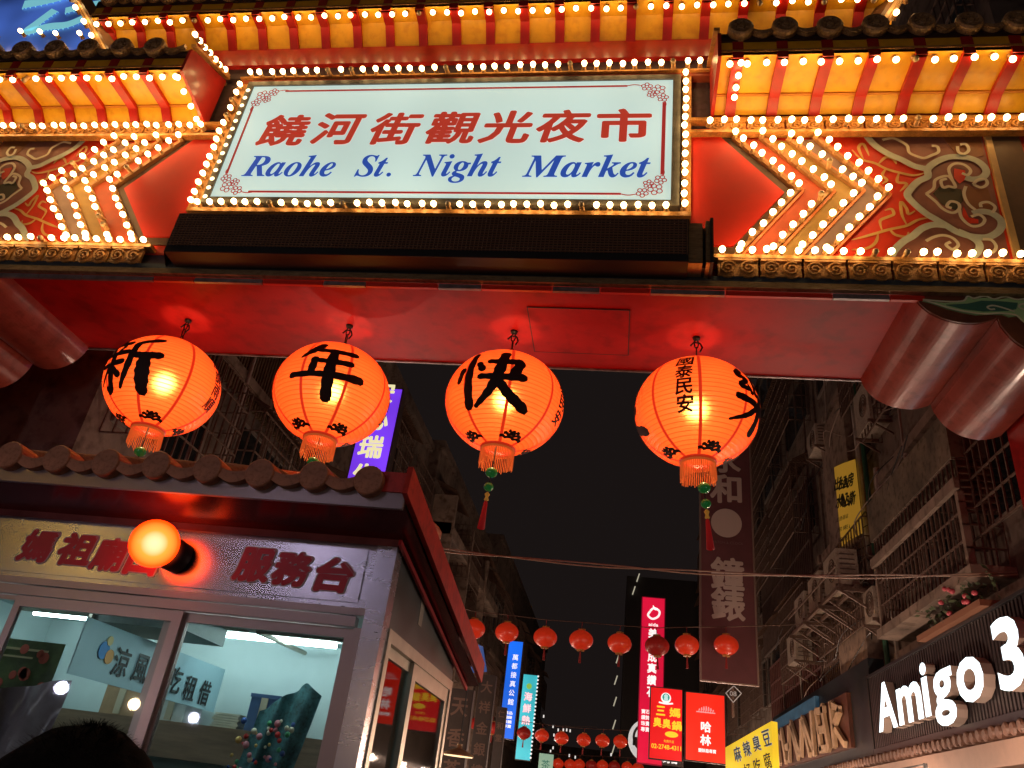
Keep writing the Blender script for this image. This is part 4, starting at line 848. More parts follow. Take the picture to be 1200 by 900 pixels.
# beacon on the header
bc = thing('beacon_lamp', 'glowing round orange beacon lamp fixed in front of the kiosk name plate', 'lamp', (-2.87, KY0, 2.86))
c = atY(181, 637, 4.68)
b = MB(); R_ = .158; b.lathe([(.001, -R_)] + [(R_ * math.sin(math.pi * i / 20), -R_ * math.cos(math.pi * i / 20)) for i in range(1, 20)] + [(.001, R_)], tuple(c), 36); b.build('globe', globe_mat('beacon_glow', (1.0, 0.030, 0.001), (1.0, 0.24, 0.12), 4.5, 0.5), bc, True)
d = (atY(212, 655, KY0 - .02) - c); n_ = d.normalized()
b = MB(); b.tube([c + n_ * .13, c + n_ * .15, c + n_ * .16, c + n_ * (d.length)], [.09, .105, .11, .105], 20); b.build('lamp_holder', BLACK, bc, True)
# ================================================================ SIGNS DOWN THE STREET
def signbox(name, label, x0, x1, z0, z1, y, th, face_m, edge_m, cat='sign', group=None):
    t = thing(name, label, cat, ((x0 + x1) / 2, y, z0), group)
    MB().box((x0, y, z0), (x1, y + th, z1)).build('sign_box', edge_m, t)
    e = .02
    MB().box((x0 + e, y - .012, z0 + e), (x1 - e, y - .001, z1 - e)).build('face', face_m, t)
    return t
EDG = mat('dark_sign_edge', (0.06, 0.05, 0.05), 0.5, 0.3)
LW = glow('lit_white_letter', (1, .97, .95), 0.95); LY = glow('lit_yellow_letter', (1, .62, .03), 0.9); LCR = glow('lit_cream_letter', (.95, .90, .50), .85)
def column(t, txt, x, y, ztop, zstep, w, h, m, off=.02, shear=0):
    for k, ch in enumerate(txt):
        if ch != ' ': word(t, 'character', ch, faceY(x, y - .016, ztop - k * zstep), w, h, m, off=off, ext=.004, shear=shear)
# purple
s = signbox('shop_sign', 'lit purple vertical sign with pale yellow characters, behind the second big lantern', -3.62, -3.10, 4.4, 6.53, 9.0, .16, glow('purple_light', (.20, .05, .95), .95, .3, 1.2), EDG)
column(s, '安心瑞生堂', -3.38, 9.0, 6.35 + .1, .41, .33, .33, LCR, off=.03)
# brown banner
BY = 16.7; bx0, bx1 = atY(822, 700, BY).x, atY(884, 700, BY).x; bz0 = atY(852, 799, BY).z; bz1 = 11.0; bxc = (bx0 + bx1) / 2
bn = thing('brown_banner', 'tall unlit brown banner with big grey characters and a grey disc', 'banner', (bxc, BY, bz0))
MB().box((bx0, BY, bz0), (bx1, BY + .08, bz1)).build('cloth', mat('banner_brown', (0.16, 0.055, 0.065), 0.7, var=0.25, vscale=2), bn)
for a_, c_ in (((bx0 - .035, BY - .01, bz0 - .03), (bx0 - .002, BY + .09, bz1)), ((bx1 + .002, BY - .01, bz0 - .03), (bx1 + .035, BY + .09, bz1)), ((bx0, BY - .01, bz0 - .03), (bx1, BY + .09, bz0 - .002))): MB().box(a_, c_).build('frame_bar', mat('banner_frame', (.30, .22, .19), .5, .4), bn)
BG = mat('banner_grey', (0.62, 0.50, 0.46), 0.7)
for ch, py in (('永', 538), ('和', 573), ('鐘', 672), ('錶', 708)): word(bn, 'character', ch, faceY(bxc, BY - .012, atY(851, py, BY).z), .70, .70, BG, off=.03, ext=.004)
p = atY(851, 613, BY); b = MB(); b.lathe([(0, -.01), (.33, -.01), (.33, 0)], (bxc, BY - .005, p.z), 32, 0, 'y'); b.build('disc', BG, bn)
word(bn, 'small_print', 'WATCH & CLOCK', faceY(bxc, BY - .01, atY(851, 636, BY).z), .7, .055, mat('banner_dim', (.22, .12, .12), .7), ext=.003)
# magenta
s = signbox('shop_sign', 'tall lit crimson vertical sign with white characters under a white swirl logo', .49, 1.07, 2.9, 6.74, 20, .22, glow('crimson_light', (.80, .008, .05), .80, .15, .6), glow('crimson_edge', (.4, .005, .03), .5))
b = MB(); cx, cz = .80, 6.35
b.ribbon([(cx - .10, cz + .04), (cx + .0, cz + .12), (cx + .13, cz + .05), (cx + .10, cz - .08), (cx - .04, cz - .15), (cx - .15, cz - .07), (cx - .1, cz + .03)], .05, 19.98, .006); b.ribbon([(cx - .03, cz + .18), (cx + .02, cz + .09), (cx + .08, cz + .1)], .03, 19.98, .006); b.build('logo', LW, s)
word(s, 'small_print', 'aida', faceY(.79, 19.984, 6.06), .24, .08, LW, off=.02, ext=.003)
for ch, py in zip('美夢成真鑽石', (742, 757, 770, 783, 797, 811)): word(s, 'character', ch, faceY(.78, 19.984, atY(762, py, 20).z), .22, .23, LW, off=.03, ext=.004)
for k in range(4): word(s, 'small_print', ('寶石', '鑽飾', '珠寶', '專賣')[k], faceY(.66, 19.984, 4.02 - k * .13), .2, .10, LW, off=.02, ext=.003)
# red shop signs
s = signbox('shop_sign', 'lit red sign with yellow characters, an oval emblem and a phone number', .64, 1.30, 2.82, 4.17, 17, .14, glow('red_light', (.85, .010, .012), .85, .12, 1), EDG)
for ch, x, z, w in (('三', .86, 3.72, .18), ('媽', 1.14, 3.71, .22), ('臭', .80, 3.50, .17), ('臭', .98, 3.49, .17), ('鍋', 1.18, 3.47, .2)): word(s, 'character', ch, faceY(x, 16.984, z), w, .18, LY, off=.035, ext=.004)
word(s, 'phone_number', '02-2748-4311', faceY(.98, 16.984, 3.06), .58, .085, LY, off=.02, ext=.003)
word(s, 'small_print', '免費外送', faceY(1.03, 16.984, 3.17), .2, .05, LY, ext=.003)
b = MB(); b.lathe([(0, -.004), (.1, -.004), (.1, 0)], (.96, 16.982, 3.97), 20, 0, 'y'); b.build('emblem_ring', LW, s)
b = MB(); b.lathe([(0, -.004), (.075, -.004), (.075, 0)], (.96, 16.975, 3.98), 20, 0, 'y'); b.build('emblem_disc', glow('teal_light', (.04, .35, .28), .8), s)
b = MB(); b.lathe([(0, -.004), (.035, -.004), (.04, 0)], (.96, 16.968, 4.0), 16, 0, 'y'); b.box((.92, 16.964, 3.91), (1.0, 16.97, 3.97)); b.build('emblem_figure', glow('pale_teal_light', (.55, .85, .8), .8), s)
b = MB(); b.ribbon([(.82, 3.875), (.96, 3.86), (1.10, 3.875)], .03, 16.97, .004); b.build('emblem_ribbon', LW, s)
b = MB(); b.lathe([(0, -.003), (.13, -.003), (.13, 0)], (1.08, 16.982, 3.30), 20, 0, 'y'); b.v = [(x, y, 3.30 + (z - 3.30) * .42) for x, y, z in b.v]; b.build('yellow_oval', LY, s)
s = signbox('shop_sign', 'lit red sign with two white characters, beside the yellow lettered red sign', 1.335, 2.12, 2.86, 4.13, 16.9, .14, glow('orange_red_light', (.90, .022, .008), .9, .15, 1.4), EDG)
word(s, 'character', '哈', faceY(1.74, 16.884, 3.50), .2, .2, LW, off=.03, ext=.004); word(s, 'character', '林', faceY(1.73, 16.884, 3.26), .21, .2, LW, off=.03, ext=.004)
word(s, 'small_print', '鹽酥雞專賣', faceY(1.76, 16.884, 3.07), .34, .07, LW, off=.02, ext=.003)
b = MB()
for k in range(7): x = 1.6 + k * .045; b.ribbon([(x, 3.77 - .02 * (k % 2)), (x + .01, 3.82 + .06 * math.sin(k * .52)), (x + .02, 3.80)], .014, 16.87, .004)
b.box((1.55, 16.872, 3.755), (1.92, 16.878, 3.775)); b.build('logo', glow('pinkish_light', (.85, .4, .4), .7), s)
# yellow sign
ysn = thing('shop_sign', 'lit yellow sign with dark brushed characters at the end of the black fascia', 'sign', (2.3, 14.8, 2.2))
p0, p1 = atY(850, 876, 15.3), atY(904, 845, 14.2)
zb = 2.3; u = Vector((p1.x - p0.x, -1.1, 0)); W_ = u.length
vs = [(p0.x, 15.3, zb), (p1.x, 14.2, zb), (p1.x, 14.2, p1.z), (p0.x, 15.3, p0.z)]
nn = Vector((u.y, -u.x, 0)).normalized(); nn = nn if nn.y < 0 else -nn
b = MB(); b.add(vs + [tuple(Vector(v) - nn * .12) for v in vs], [(0, 1, 2, 3), (7, 6, 5, 4), (0, 4, 5, 1), (1, 5, 6, 2), (2, 6, 7, 3), (3, 7, 4, 0)]); b.build('sign_box', glow('yellow_light', (.95, .62, .03), .85, .2, 1.5), ysn)
sl = (p1.z - p0.z) / W_
Ty = frame(Vector(((p0.x + p1.x) / 2, 14.75, (p0.z + p1.z) / 2 - .28)) + nn * .015, (u.x, u.y, p1.z - p0.z), (0, 0, 1))
for k, ch in enumerate('麻辣臭豆'): word(ysn, 'character', ch, off_(Ty, -.28 + k * .27, .06), .25, .25, mat('grey_blue_letter', (.25, .33, .42), .4, 0, (.25, .33, .42), .5), off=.03, ext=.004); word(ysn, 'character', ch, off_(Ty, -.28 + k * .27, .06, .008), .23, .23, BLACK, off=-.0, ext=.004)
for k, ch in enumerate('真好吃腐'): word(ysn, 'character', ch, off_(Ty, -.28 + k * .27, -.28), .22, .24, BLACK, off=.01, ext=.004)
# blue and cyan on the left
s = signbox('shop_sign', 'lit blue vertical sign with small white characters on the left side', -3.36, -2.90, 3.35, 6.08, 24, .2, glow('azure_light', (.01, .16, .95), .85, .2, .8), EDG)
column(s, '萬都接真公館', -3.1, 24, 5.6, .25, .17, .17, LW, off=.01); 
for k in range(4): word(s, 'small_print', ('精品', '鐘錶', '眼鏡', '專賣')[k], faceY(-3.13, 23.984, 4.05 - k * .12), .24, .09, LW, off=.02, ext=.003)
s = signbox('shop_sign', 'lit turquoise vertical sign with pink characters and a dotted edge of lamps', -3.17, -2.66, 3.0, 5.6, 27, .2, glow('turquoise_light', (.06, .60, .70), .8, .3, 1), EDG)
column(s, '海鮮熱炒', -2.93, 27, 4.9, .36, .28, .28, glow('lit_pink_letter', (.85, .35, .45), .85), off=.05)
column(s, '海鮮熱炒', -2.93, 26.99, 4.9, .36, .26, .26, LW, off=.0)
b = MB()
for k in range(22): b.lathe([(0, -.03), (.025, -.02), (.03, 0)], (-2.66, 26.97, 3.1 + k * .117), 8, 0, 'y')
b.build('edge_lamp', LW, s); b = MB(); b.lathe([(0, -.01), (.09, -.01), (.09, 0)], (-2.93, 26.98, 5.22), 16, 0, 'y'); b.build('logo', glow('lime_light', (.3, .6, .1), .7), s)
# unlit dark vertical signs near the kiosk
DS = mat('dark_sign_face', (0.05, 0.035, 0.03), 0.5, var=.3); DL = mat('dim_brown_letter', (0.20, 0.12, 0.09), .6)
for (xa, xb, pyt, pyb, Y, txt, lab) in ((563, 582, 790, 905, 15, '大祥金銀樓', 'unlit dark vertical sign with brown characters nearest the kiosk eave'), (583, 594, 828, 910, 18, '仁和堂', 'narrow unlit dark sign just left of the blue lit sign'), (528, 556, 806, 905, 13, '天香茶莊', 'wide unlit dark sign close beside the kiosk wall')):
    a = atY(xa, pyt, Y); c_ = atY(xb, pyt, Y); zb_ = atY(xa, pyb, Y).z
    s = signbox('shop_sign', lab, a.x, c_.x, zb_, a.z, Y, .15, DS, EDG); w_ = (c_.x - a.x)
    column(s, txt, (a.x + c_.x) / 2, Y, a.z - w_ * .7, w_ * 1.15, w_ * .7, w_ * .7, DL, off=.02)
a = atY(557, 765, 14); t = thing('cloth_awning', 'small blue cloth awning behind the nearest string of lanterns', 'awning', a)
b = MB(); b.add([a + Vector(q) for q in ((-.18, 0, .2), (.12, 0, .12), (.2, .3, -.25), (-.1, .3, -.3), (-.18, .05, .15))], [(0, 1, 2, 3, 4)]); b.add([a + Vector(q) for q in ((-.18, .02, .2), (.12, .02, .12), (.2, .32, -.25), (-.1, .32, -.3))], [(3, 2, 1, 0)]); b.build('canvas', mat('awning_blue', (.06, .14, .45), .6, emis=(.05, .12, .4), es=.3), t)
MB().bar(a + Vector((-.18, .03, .2)), a + Vector((-.1, .33, -.3)), .03).build('awning_arm', IRON, t)
# white round sign
a = atY(760, 868, 22); t = thing('round_sign', 'white round sign with a dark band behind the crimson sign', 'sign', a)
b = MB(); b.lathe([(0, -.03), (.50, -.03), (.52, 0), (.52, .08), (0, .08)], tuple(a), 32, 0, 'y'); b.build('disc', glow('soft_white_light', (.8, .8, .78), .6), t)
b = MB(); b.lathe([(.30, -.01), (.36, -.02), (.36, 0)], (a.x - .05, a.y - .03, a.z + .05), 28, 0, 'y'); b.box((a.x - .4, a.y - .05, a.z - .15), (a.x + .4, a.y - .035, a.z + .05)); b.build('dark_band', BLACK, t)
a = atY(777, 890, 21.5); t = thing('name_strip', 'white lettered strip under the round sign', 'sign', a); word(t, 'small_print', '饒河烤鴨', faceY(a.x, a.y, a.z), .7, .14, LW, off=.03, ext=.02)
MB().box((a.x - .5, a.y + .03, a.z - .12), (a.x + .5, a.y + .08, a.z + .12)).build('strip', EDG, t)
# diamond outline sign
a = atY(859, 813, 15.5); t = thing('diamond_sign', 'small white outlined diamond sign below the brown banner', 'sign', a)
b = MB(); q = [(a.x - .13, a.z + .0), (a.x + .02, a.z + .14), (a.x + .15, a.z + .02), (a.x - .0, a.z - .15), (a.x - .13, a.z)]
for p_, r_ in zip(q, q[1:]): b.bar((p_[0], 15.5, p_[1]), (r_[0], 15.5, r_[1]), .014)
b.build('outline', mat('white_line', (.5, .48, .46), .5, emis=(.5, .48, .46), es=.25), t); word(t, 'small_print', '08', faceY(a.x, 15.49, a.z), .12, .08, mat('white_line', (.5, .48, .46)), ext=.01)
MB().box((a.x - .02, 15.52, a.z - .4), (a.x + .02, 15.56, a.z + .1)).build('bracket_arm', IRON, t)
# ================================================================ AMIGO AND DAN SIGN BOARDS
am = thing('fascia_sign', 'black ribbed shop fascia with glowing white three-dimensional letters', 'sign', (4.0, 10, 2.98))
AY0, AY1, AZ0, AZ1 = 5.6, 13.68, 3.02, 4.18
MB().box((4.0, AY0, AZ0), (4.25, AY1, AZ1)).build('backing', mat('fascia_black', (0.018, 0.016, 0.017), 0.5), am)
b = MB(); y = AY0 + .03
while y < AY1 - .04: b.box((3.965, y, AZ0 + .09), (3.999, y + .045, AZ1 - .04)); y += .085
b.build('ribs', mat('fascia_rib', (0.06, 0.05, 0.052), 0.4, 0.2), am)
MB().box((3.94, AY0, AZ0), (3.999, AY1, AZ0 + .085)).build('lower_rail', mat('fascia_rail', (.03, .03, .035), .35), am); MB().box((3.94, AY0, AZ1 - .035), (3.999, AY1, AZ1)).build('upper_rail', MATS['fascia_rail'], am)
LF = glow('letter_face_white', (.80, .95, 1.0), 2.2); LS = mat('letter_side_beige', (0.52, 0.42, 0.36), 0.5)
for ch, yc, w_, h_, zc in (('A', 12.48, .86, .64, 3.58), ('m', 11.50, .95, .47, 3.495), ('i', 10.86, .22, .64, 3.58), ('g', 10.30, .66, .62, 3.41), ('o', 9.50, .72, .47, 3.495), ('3', 8.50, .60, .70, 3.60), ('C', 7.66, .62, .72, 3.60)):
    vs, fs, nz, gw, gh = glyph(ch, 0.028, 0.0, 0)
    sx, sy = w_ / gw, h_ / gh
    vs2, fs2, nz2, _, _ = glyph(ch, 0.028, 0.1, 0)
    me = bpy.data.meshes.new('letter'); me.from_pydata([(x * sx, y * sy, z * .6) for x, y, z in vs2], [], fs2); me.materials.append(LF); me.materials.append(LS)
    me.polygons.foreach_set('material_index', [0 if n > .9 else 1 for n in nz2]); me.update()
    obj('letter', me, am, faceX(3.88, yc, zc))
dn = thing('fascia_sign', 'dark blue black shop fascia with rough stick like brown letters', 'sign', (4.0, 18, 2.98))
MB().box((4.0, 13.74, AZ0), (4.25, 22.3, AZ1 + .3)).build('backing', mat('fascia_blue_black', (0.022, 0.028, 0.034), 0.35, var=.3, vscale=2), dn)
MB().box((3.95, 13.70, AZ0 - .02), (4.0, 13.76, AZ1 + .02)).build('joint_cover', BLACK, dn)
MB().box((3.93, 14.9, 3.22), (3.999, 21.6, 4.10)).build('letter_plate', mat('burnt_wood', (0.10, 0.03, 0.015), 0.6, var=.5, vscale=4), dn)
MB().box((3.92, 17.2, 4.11), (3.999, 21.9, 4.34)).build('small_board', mat('small_board_blue', (0.06, .16, .26), .4, var=.6, vscale=3, emis=(.05, .14, .24), es=.15), dn)
STK = mat('pale_stick_wood', (0.55, 0.38, 0.24), 0.6, var=.3, vscale=5)
def stick(y0, z0, y1, z1, w=.16): MB().bar((3.88, y0, z0), (3.88, y1, z1), w * random.uniform(.8, 1.15), .06, 0, up=(1, 0, 0)).build('stick', STK, dn)
Z0, Z1 = 3.27, 4.04
for y, a_ in ((21.2, .0), (20.55, .1), (19.9, -.15), (19.3, .2), (18.6, -.2), (18.15, .15), (17.5, -.1), (17.0, .0), (16.45, .05), (15.9, -.1)):
    stick(y + a_, Z1 + random.uniform(-.03, .03), y - .25 - a_, Z0 + random.uniform(-.03, .05))
for y0, z0, y1, z1 in ((21.3, 4.0, 20.7, 3.85), (20.2, 3.6, 19.7, 3.6), (19.4, 4.0, 18.6, 3.35), (18.2, 4.0, 17.4, 3.35), (16.9, 4.0, 16.3, 3.98), (16.85, 3.66, 16.4, 3.64), (16.9, 3.32, 16.3, 3.30), (15.8, 4.0, 15.2, 3.85), (15.2, 3.85, 15.7, 3.62), (15.7, 3.62, 15.05, 3.27)): stick(y0, z0, y1, z1, .13)
# scalloped tile row and beige band under the fascias
ct = thing('shop_canopy', 'row of small round brown canopy tiles over a beige band under the black fascia', 'canopy', (3.9, 12, 2.6))
b = MB(); b.lathe([(0, -.02), (.05, -.02), (.07, 0), (.07, .12)], (0, 0, 0), 12, 0, 'x'); CT = b.mesh('canopy_tile', mat('canopy_brown', (.15, .075, .05), .5, var=.5, vscale=9, dirt=.4))
for k in range(70): obj('canopy_tile', CT, ct, Matrix.Translation((3.86, 5.8 + k * .165, 2.93 + .012 * (k % 2))))
MB().box((3.9, 5.6, 2.62), (4.25, 17.5, 2.86)).build('beige_band', mat('beige_band', (.30, .19, .14), .6, var=.2), ct)
# ================================================================ BUILDINGS
acs = []
def bars(parent, X, y0, y1, z0, z1, ny, nz, w=.018, depth=.0, name='window_grille', m=IRON, sgn=-1):
    b = MB(); xo = X + sgn * depth
    for i in range(ny + 1): y = y0 + (y1 - y0) * i / ny; b.box((xo - w / 2, y - w / 2, z0), (xo + w / 2, y + w / 2, z1))
    for k in range(nz + 1): z = z0 + (z1 - z0) * k / nz; b.box((xo - w / 2 - .002, y0, z - w / 2), (xo + w / 2 + .002, y1, z + w / 2))
    if depth > .05:
        for y in (y0, y1):
            for k in range(nz + 1): z = z0 + (z1 - z0) * k / nz; b.box((min(X, xo), y - w / 2, z - w / 2), (max(X, xo), y + w / 2, z + w / 2))
            n2 = max(2, int(depth / .14))
            for j in range(n2): x = X + sgn * depth * j / n2; b.box((x - w / 2, y - w / 2, z0), (x + w / 2, y + w / 2, z1))
    return b.build(name, m, parent)
def window(parent, X, y0, y1, z0, z1, sgn=-1, m=GLASSD):
    b = MB(); t = .05; xo = X + sgn * .05
    for (a, c) in (((y0, z0), (y0 + t, z1)), ((y1 - t, z0), (y1, z1)), ((y0 + t, z0), (y1 - t, z0 + t)), ((y0 + t, z1 - t), (y1 - t, z1)), (((y0 + y1) / 2 - t / 2, z0 + t), ((y0 + y1) / 2 + t / 2, z1 - t))):
        b.box((X, a[0], a[1]), (xo, c[0], c[1]))
    f_ = b.build('window', mat('window_frame_grey', (.25, .21, .18), .5, .3), parent)
    MB().box((X, y0 + t, z0 + t), (X + sgn * .02, y1 - t, z1 - t)).build('pane', m, f_)
def building(name, label, X, y0, y1, h, sgn, m, seed, floors=(4.4, 7.3, 10.2, 13.1), depth=6, cage=.5, parapet=True, win=True, awn=True):
    rnd = random.Random(seed); t = thing(name, label, 'building', (X - sgn * depth / 2, (y0 + y1) / 2, 0))
    MB().box((X, y0, 0), (X - sgn * depth, y1, h)).build('wall', m, t)
    MB().box((X + sgn * .12, y0 + .01, h), (X - sgn * (depth - .1), y1 - .01, h + .25)).build('roof', CONC2, t)
    for fz in floors:
        if fz + 2 > h: break
        MB().box((X, y0 + .02, fz - .12), (X + sgn * .14, y1 - .02, fz + .05)).build('string_course', CONC, t)
        w = (y1 - y0); n = max(1, round(w / 3.0)); d = w / n
        for k in range(n):
            a = y0 + d * k + .4; c_ = y0 + d * (k + 1) - .4
            if win: window(t, X, a, c_, fz + .85, fz + 2.3, sgn)
            r = rnd.random()
            if cage and r < .75: bars(t, X, a - .1, c_ + .1, fz + .65, fz + 2.4, max(5, int((c_ - a) / .16)), 5, .02, cage * rnd.uniform(.6, 1), sgn=sgn)
            if r > .3 and awn:
                b = MB(); xo = X + sgn * rnd.uniform(.5, .8); b.add([(X, a - .15, fz + 2.75), (X, c_ + .15, fz + 2.75), (xo, c_ + .15, fz + 2.45), (xo, a - .15, fz + 2.45)], [(0, 1, 2, 3)])
                q = a - .15
                while q < c_ + .1: b.bar((X, q, fz + 2.74), (xo, q, fz + 2.44), .03, .03); q += .13
                b.build('awning', mat('rusted_awning', (.16, .09, .06), .6, .3, var=.5, vscale=6), t)
    return t
# right-hand side
b1 = building('apartment_building', 'grimy concrete building on the right with a caged balcony box over the black sign', 4.35, 6.9, 13.1, 14.5, -1, CONC2, 3, cage=.35, awn=False)
# projecting balcony box X 3.9
MB().box((3.9, 9.2, 6.05), (4.349, 12.6, 6.68)).build('balcony_parapet', mat('balcony_stained', (.17, .13, .09), .85, var=.6, vscale=2, dirt=.5), b1)
for a_, c_ in (((3.9, 9.2, 6.685), (5.0, 9.26, 6.9)), ((3.9, 9.2, 4.685), (3.98, 9.28, 5.61)), ((3.9, 12.5, 4.685), (3.98, 12.58, 5.61))): MB().box(a_, c_).build('balcony_post', CONC, b1)
MB().box((3.86, 9.15, 5.62), (3.92, 12.6, 5.76)).box((3.86, 9.1, 4.55), (4.349, 12.65, 4.68)).build('balcony_rail', CONC, b1)
bars(b1, 3.93, 9.3, 12.5, 4.68, 6.05, 22, 4, .02); 
b = MB()
for i in range(8): x = 3.95 + i * .13; b.box((x, 9.21, 4.68), (x + .02, 9.23, 6.05))
for i in range(5): b.box((3.9, 9.2, 4.9 + i * .28), (4.95, 9.22, 4.92 + i * .28))
b.build('window_grille', IRON, b1)
MB().box((3.98, 9.24, 5.35), (4.9, 9.27, 6.03)).build('louvred_shutter', mat('shutter_brown', (.16, .10, .075), .7, var=.4, stretch=(1, 1, 10)), b1)
for k in range(7): MB().box((3.96, 9.19, 5.38 + k * .09), (4.9, 9.235, 5.40 + k * .09)).build('shutter_slat', mat('shutter_slat', (.22, .14, .10), .6, var=.3), b1)
MB().box((4.35, 9.25, 7.0), (4.9, 9.3, 9.0)).build('side_panel', CONC, b1)
for y, z0, z1, r, m in ((13.75, 5.0, 9.9, .055, PIPE), (13.45, 3.9, 14, .045, mat('green_pipe', (.02, .09, .05), .5)), (11.0, 4.2, 5.6, .045, PIPE), (12.9, 4.1, 7.5, .05, PIPE)):
    MB().tube([(4.22, y, z0), (4.22, y, z1)], r, 8).build('drain_pipe', m, b1)
b2 = building('apartment_building', 'narrow building with yellow notice on its pillar, next along the right side', 4.45, 13.1, 17.4, 15.5, -1, CONC2, 5, cage=.45, awn=False)
MB().box((4.12, 14.1, 4.3), (4.449, 15.9, 9.6)).build('pillar_face', CONC, b2)
b3 = building('apartment_building', 'dark building with tall barred windows behind the brown banner', 4.4, 17.4, 24.5, 16, -1, CONC2, 9, cage=.6)
bars(b3, 4.3, 17.6, 24, 4.6, 6.0, 26, 3, .05, name='long_grille', m=mat('red_brown_bar', (.16, .06, .05), .6, var=.4))
b4 = building('apartment_building', 'far dark building on the right beyond the red signs', 4.6, 24.5, 45, 16, -1, CONC2, 12, cage=.5)
# poster
pp = [atX(978, 548, 4.1), atX(1003, 538, 4.1), atX(1012, 625, 4.1), atX(985, 643, 4.1)]
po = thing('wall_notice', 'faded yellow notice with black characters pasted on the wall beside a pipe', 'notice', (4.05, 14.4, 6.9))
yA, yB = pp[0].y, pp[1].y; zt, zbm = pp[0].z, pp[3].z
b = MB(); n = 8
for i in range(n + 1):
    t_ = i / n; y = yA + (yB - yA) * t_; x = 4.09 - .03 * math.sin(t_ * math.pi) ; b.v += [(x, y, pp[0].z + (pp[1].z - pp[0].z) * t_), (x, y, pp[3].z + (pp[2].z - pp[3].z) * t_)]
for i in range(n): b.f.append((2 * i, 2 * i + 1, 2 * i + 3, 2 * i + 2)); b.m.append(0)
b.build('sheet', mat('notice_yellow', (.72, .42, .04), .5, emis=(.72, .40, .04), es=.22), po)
Tn = faceX(3.955, (yA + yB) / 2, (pp[0].z + pp[1].z) / 2 - .35)
Tn = frame((4.05, (yA + yB) / 2, (pp[0].z + pp[1].z) / 2 - .38), (0, yB - yA, pp[1].z - pp[0].z), (0, 0, 1))
ww = abs(yB - yA)
for r, tx in enumerate(('出租套房', '水電瓦斯')):
    for k, ch in enumerate(tx): word(po, 'character', ch, off_(Tn, (-.5 + (k + .5) / 4) * ww * .85, -.36 * r), ww * .18, .29, BLACK, off=.03, ext=.004)
for r in range(4): word(po, 'small_print', ('近捷運站 可看屋', '房東自租', '電話 請洽', '可短租')[r], off_(Tn, 0, -.68 - .2 * r), ww * .65, .09, BLACK, ext=.003)
bars(b3, 4.15, 17.6, 24, 6.3, 9.2, 34, 4, .045, name='tall_grille', m=mat('brown_grille', (.13, .085, .07), .6, var=.4))
bars(b2, 4.2, 15.95, 17.3, 4.4, 6.0, 9, 3, .04, name='tall_grille'); bars(b2, 4.05, 13.2, 14.0, 9.0, 11.2, 8, 8, .02, name='mesh_grille')
wr = thing('facade_cables', 'tangle of thin dark cables clipped along the right facades above the fascia', 'cables', (4.2, 12, 6))
for k in range(16):
    r_ = random.Random(k + 40); y_ = r_.uniform(9, 16); z_ = r_.uniform(4.6, 9.5); pts = [(r_.uniform(3.95, 4.2), y_, z_)]
    for j in range(7): y_ += r_.uniform(.3, 1.2); z_ += r_.uniform(-.5, .45); pts.append((4.1 + r_.uniform(-.2, .15), y_, z_))
    MB().tube(smooth(pts, 4), .011, 4).build('cable', mat('grey_cable', (.28, .21, .17), .6) if k % 3 == 0 else BLACK, wr)
for k in range(7):
    r_ = random.Random(k + 90); y_ = 9.4 + k * 2.1; MB().tube([(4.25, y_, 4.4), (4.22, y_ + .04, 7.2), (4.26, y_, 11)], .022, 6).build('conduit', PIPE if k % 2 else IRON, wr)
# ---- air conditioners
AM = None
def ac(x, y, z, s, label, w=.8, h=.55, d=.35, face='x'):
    t = thing('air_conditioner', label, 'air conditioner', (x, y, z), 'air conditioners on the right facades')
    MB().box((x, y - w / 2, z), (x + d, y + w / 2, z + h)).build('casing', ACM, t)
    b = MB(); b.lathe([(.0, -.01), (.05, -.012), (.05, 0)], (x, y - w * .12, z + h / 2), 16, 0, 'x')
    for r in (.09, .14, .19): b.lathe([(r, -.012), (r + .012, -.012), (r + .012, 0), (r, 0)], (x, y - w * .12, z + h / 2), 20, 0, 'x')
    b.build('fan_grille', IRON, t)
    b = MB()
    for k in range(6): b.box((x + .05, y - w / 2 - .008, z + .08 + k * h * .14), (x + d - .05, y - w / 2, z + .10 + k * h * .14))
    b.build('side_louvre', mat('louvre_shadow', (.12, .09, .08), .6), t)  # thin raised louvre strips in a plain dark brown
    b = MB(); b.box((x - .04, y - w / 2, z - .05), (x + d + .3, y - w / 2 + .04, z)); b.box((x - .04, y + w / 2 - .04, z - .05), (x + d + .3, y + w / 2, z)); b.bar((x, y - w / 2 + .02, z - .04), (x + d + .3, y - w / 2 + .02, z - .45), .03); b.bar((x, y + w / 2 - .02, z - .04), (x + d + .3, y + w / 2 - .02, z - .45), .03)
    b.box((x + d + .2, y - w / 2, z - .052), (x + d + .3, y + w / 2, z - .046)); b.build('wall_bracket', IRON, t)
ac(3.6, 14.0, 5.62, 1, 'big aged condenser unit on iron shelf, nearest of the row below the cable', .9, .62)
ac(3.6, 15.3, 5.62, 1, 'middle condenser unit on the iron shelf below the cable', .9, .6)
ac(3.6, 16.6, 5.62, 1, 'farthest condenser unit on the iron shelf below the cable', .9, .55)
sh = thing('iron_shelf', 'rusty iron shelf carrying condenser units on the right facade', 'shelf', (3.9, 15.3, 5.5)); b = MB()
for x in (3.55, 3.8, 4.05): b.box((x, 13.3, 5.50), (x + .05, 17.3, 5.555))
for y in (13.3, 14.6, 15.9, 17.2): b.box((3.5, y, 5.44), (4.45, y + .05, 5.50)); b.bar((3.55, y, 5.44), (4.43, y, 4.9), .04)
b.box((3.5, 13.3, 5.50), (3.53, 17.3, 5.85)) if False else b.box((3.5, 13.3, 5.83), (3.52, 17.3, 5.86))
b.build('shelf_frame', IRON, sh)
ac(3.95, 13.2, 4.95, 1, 'small boxy condenser hanging low on the wall right of the iron shelf', .55, .5, .3)
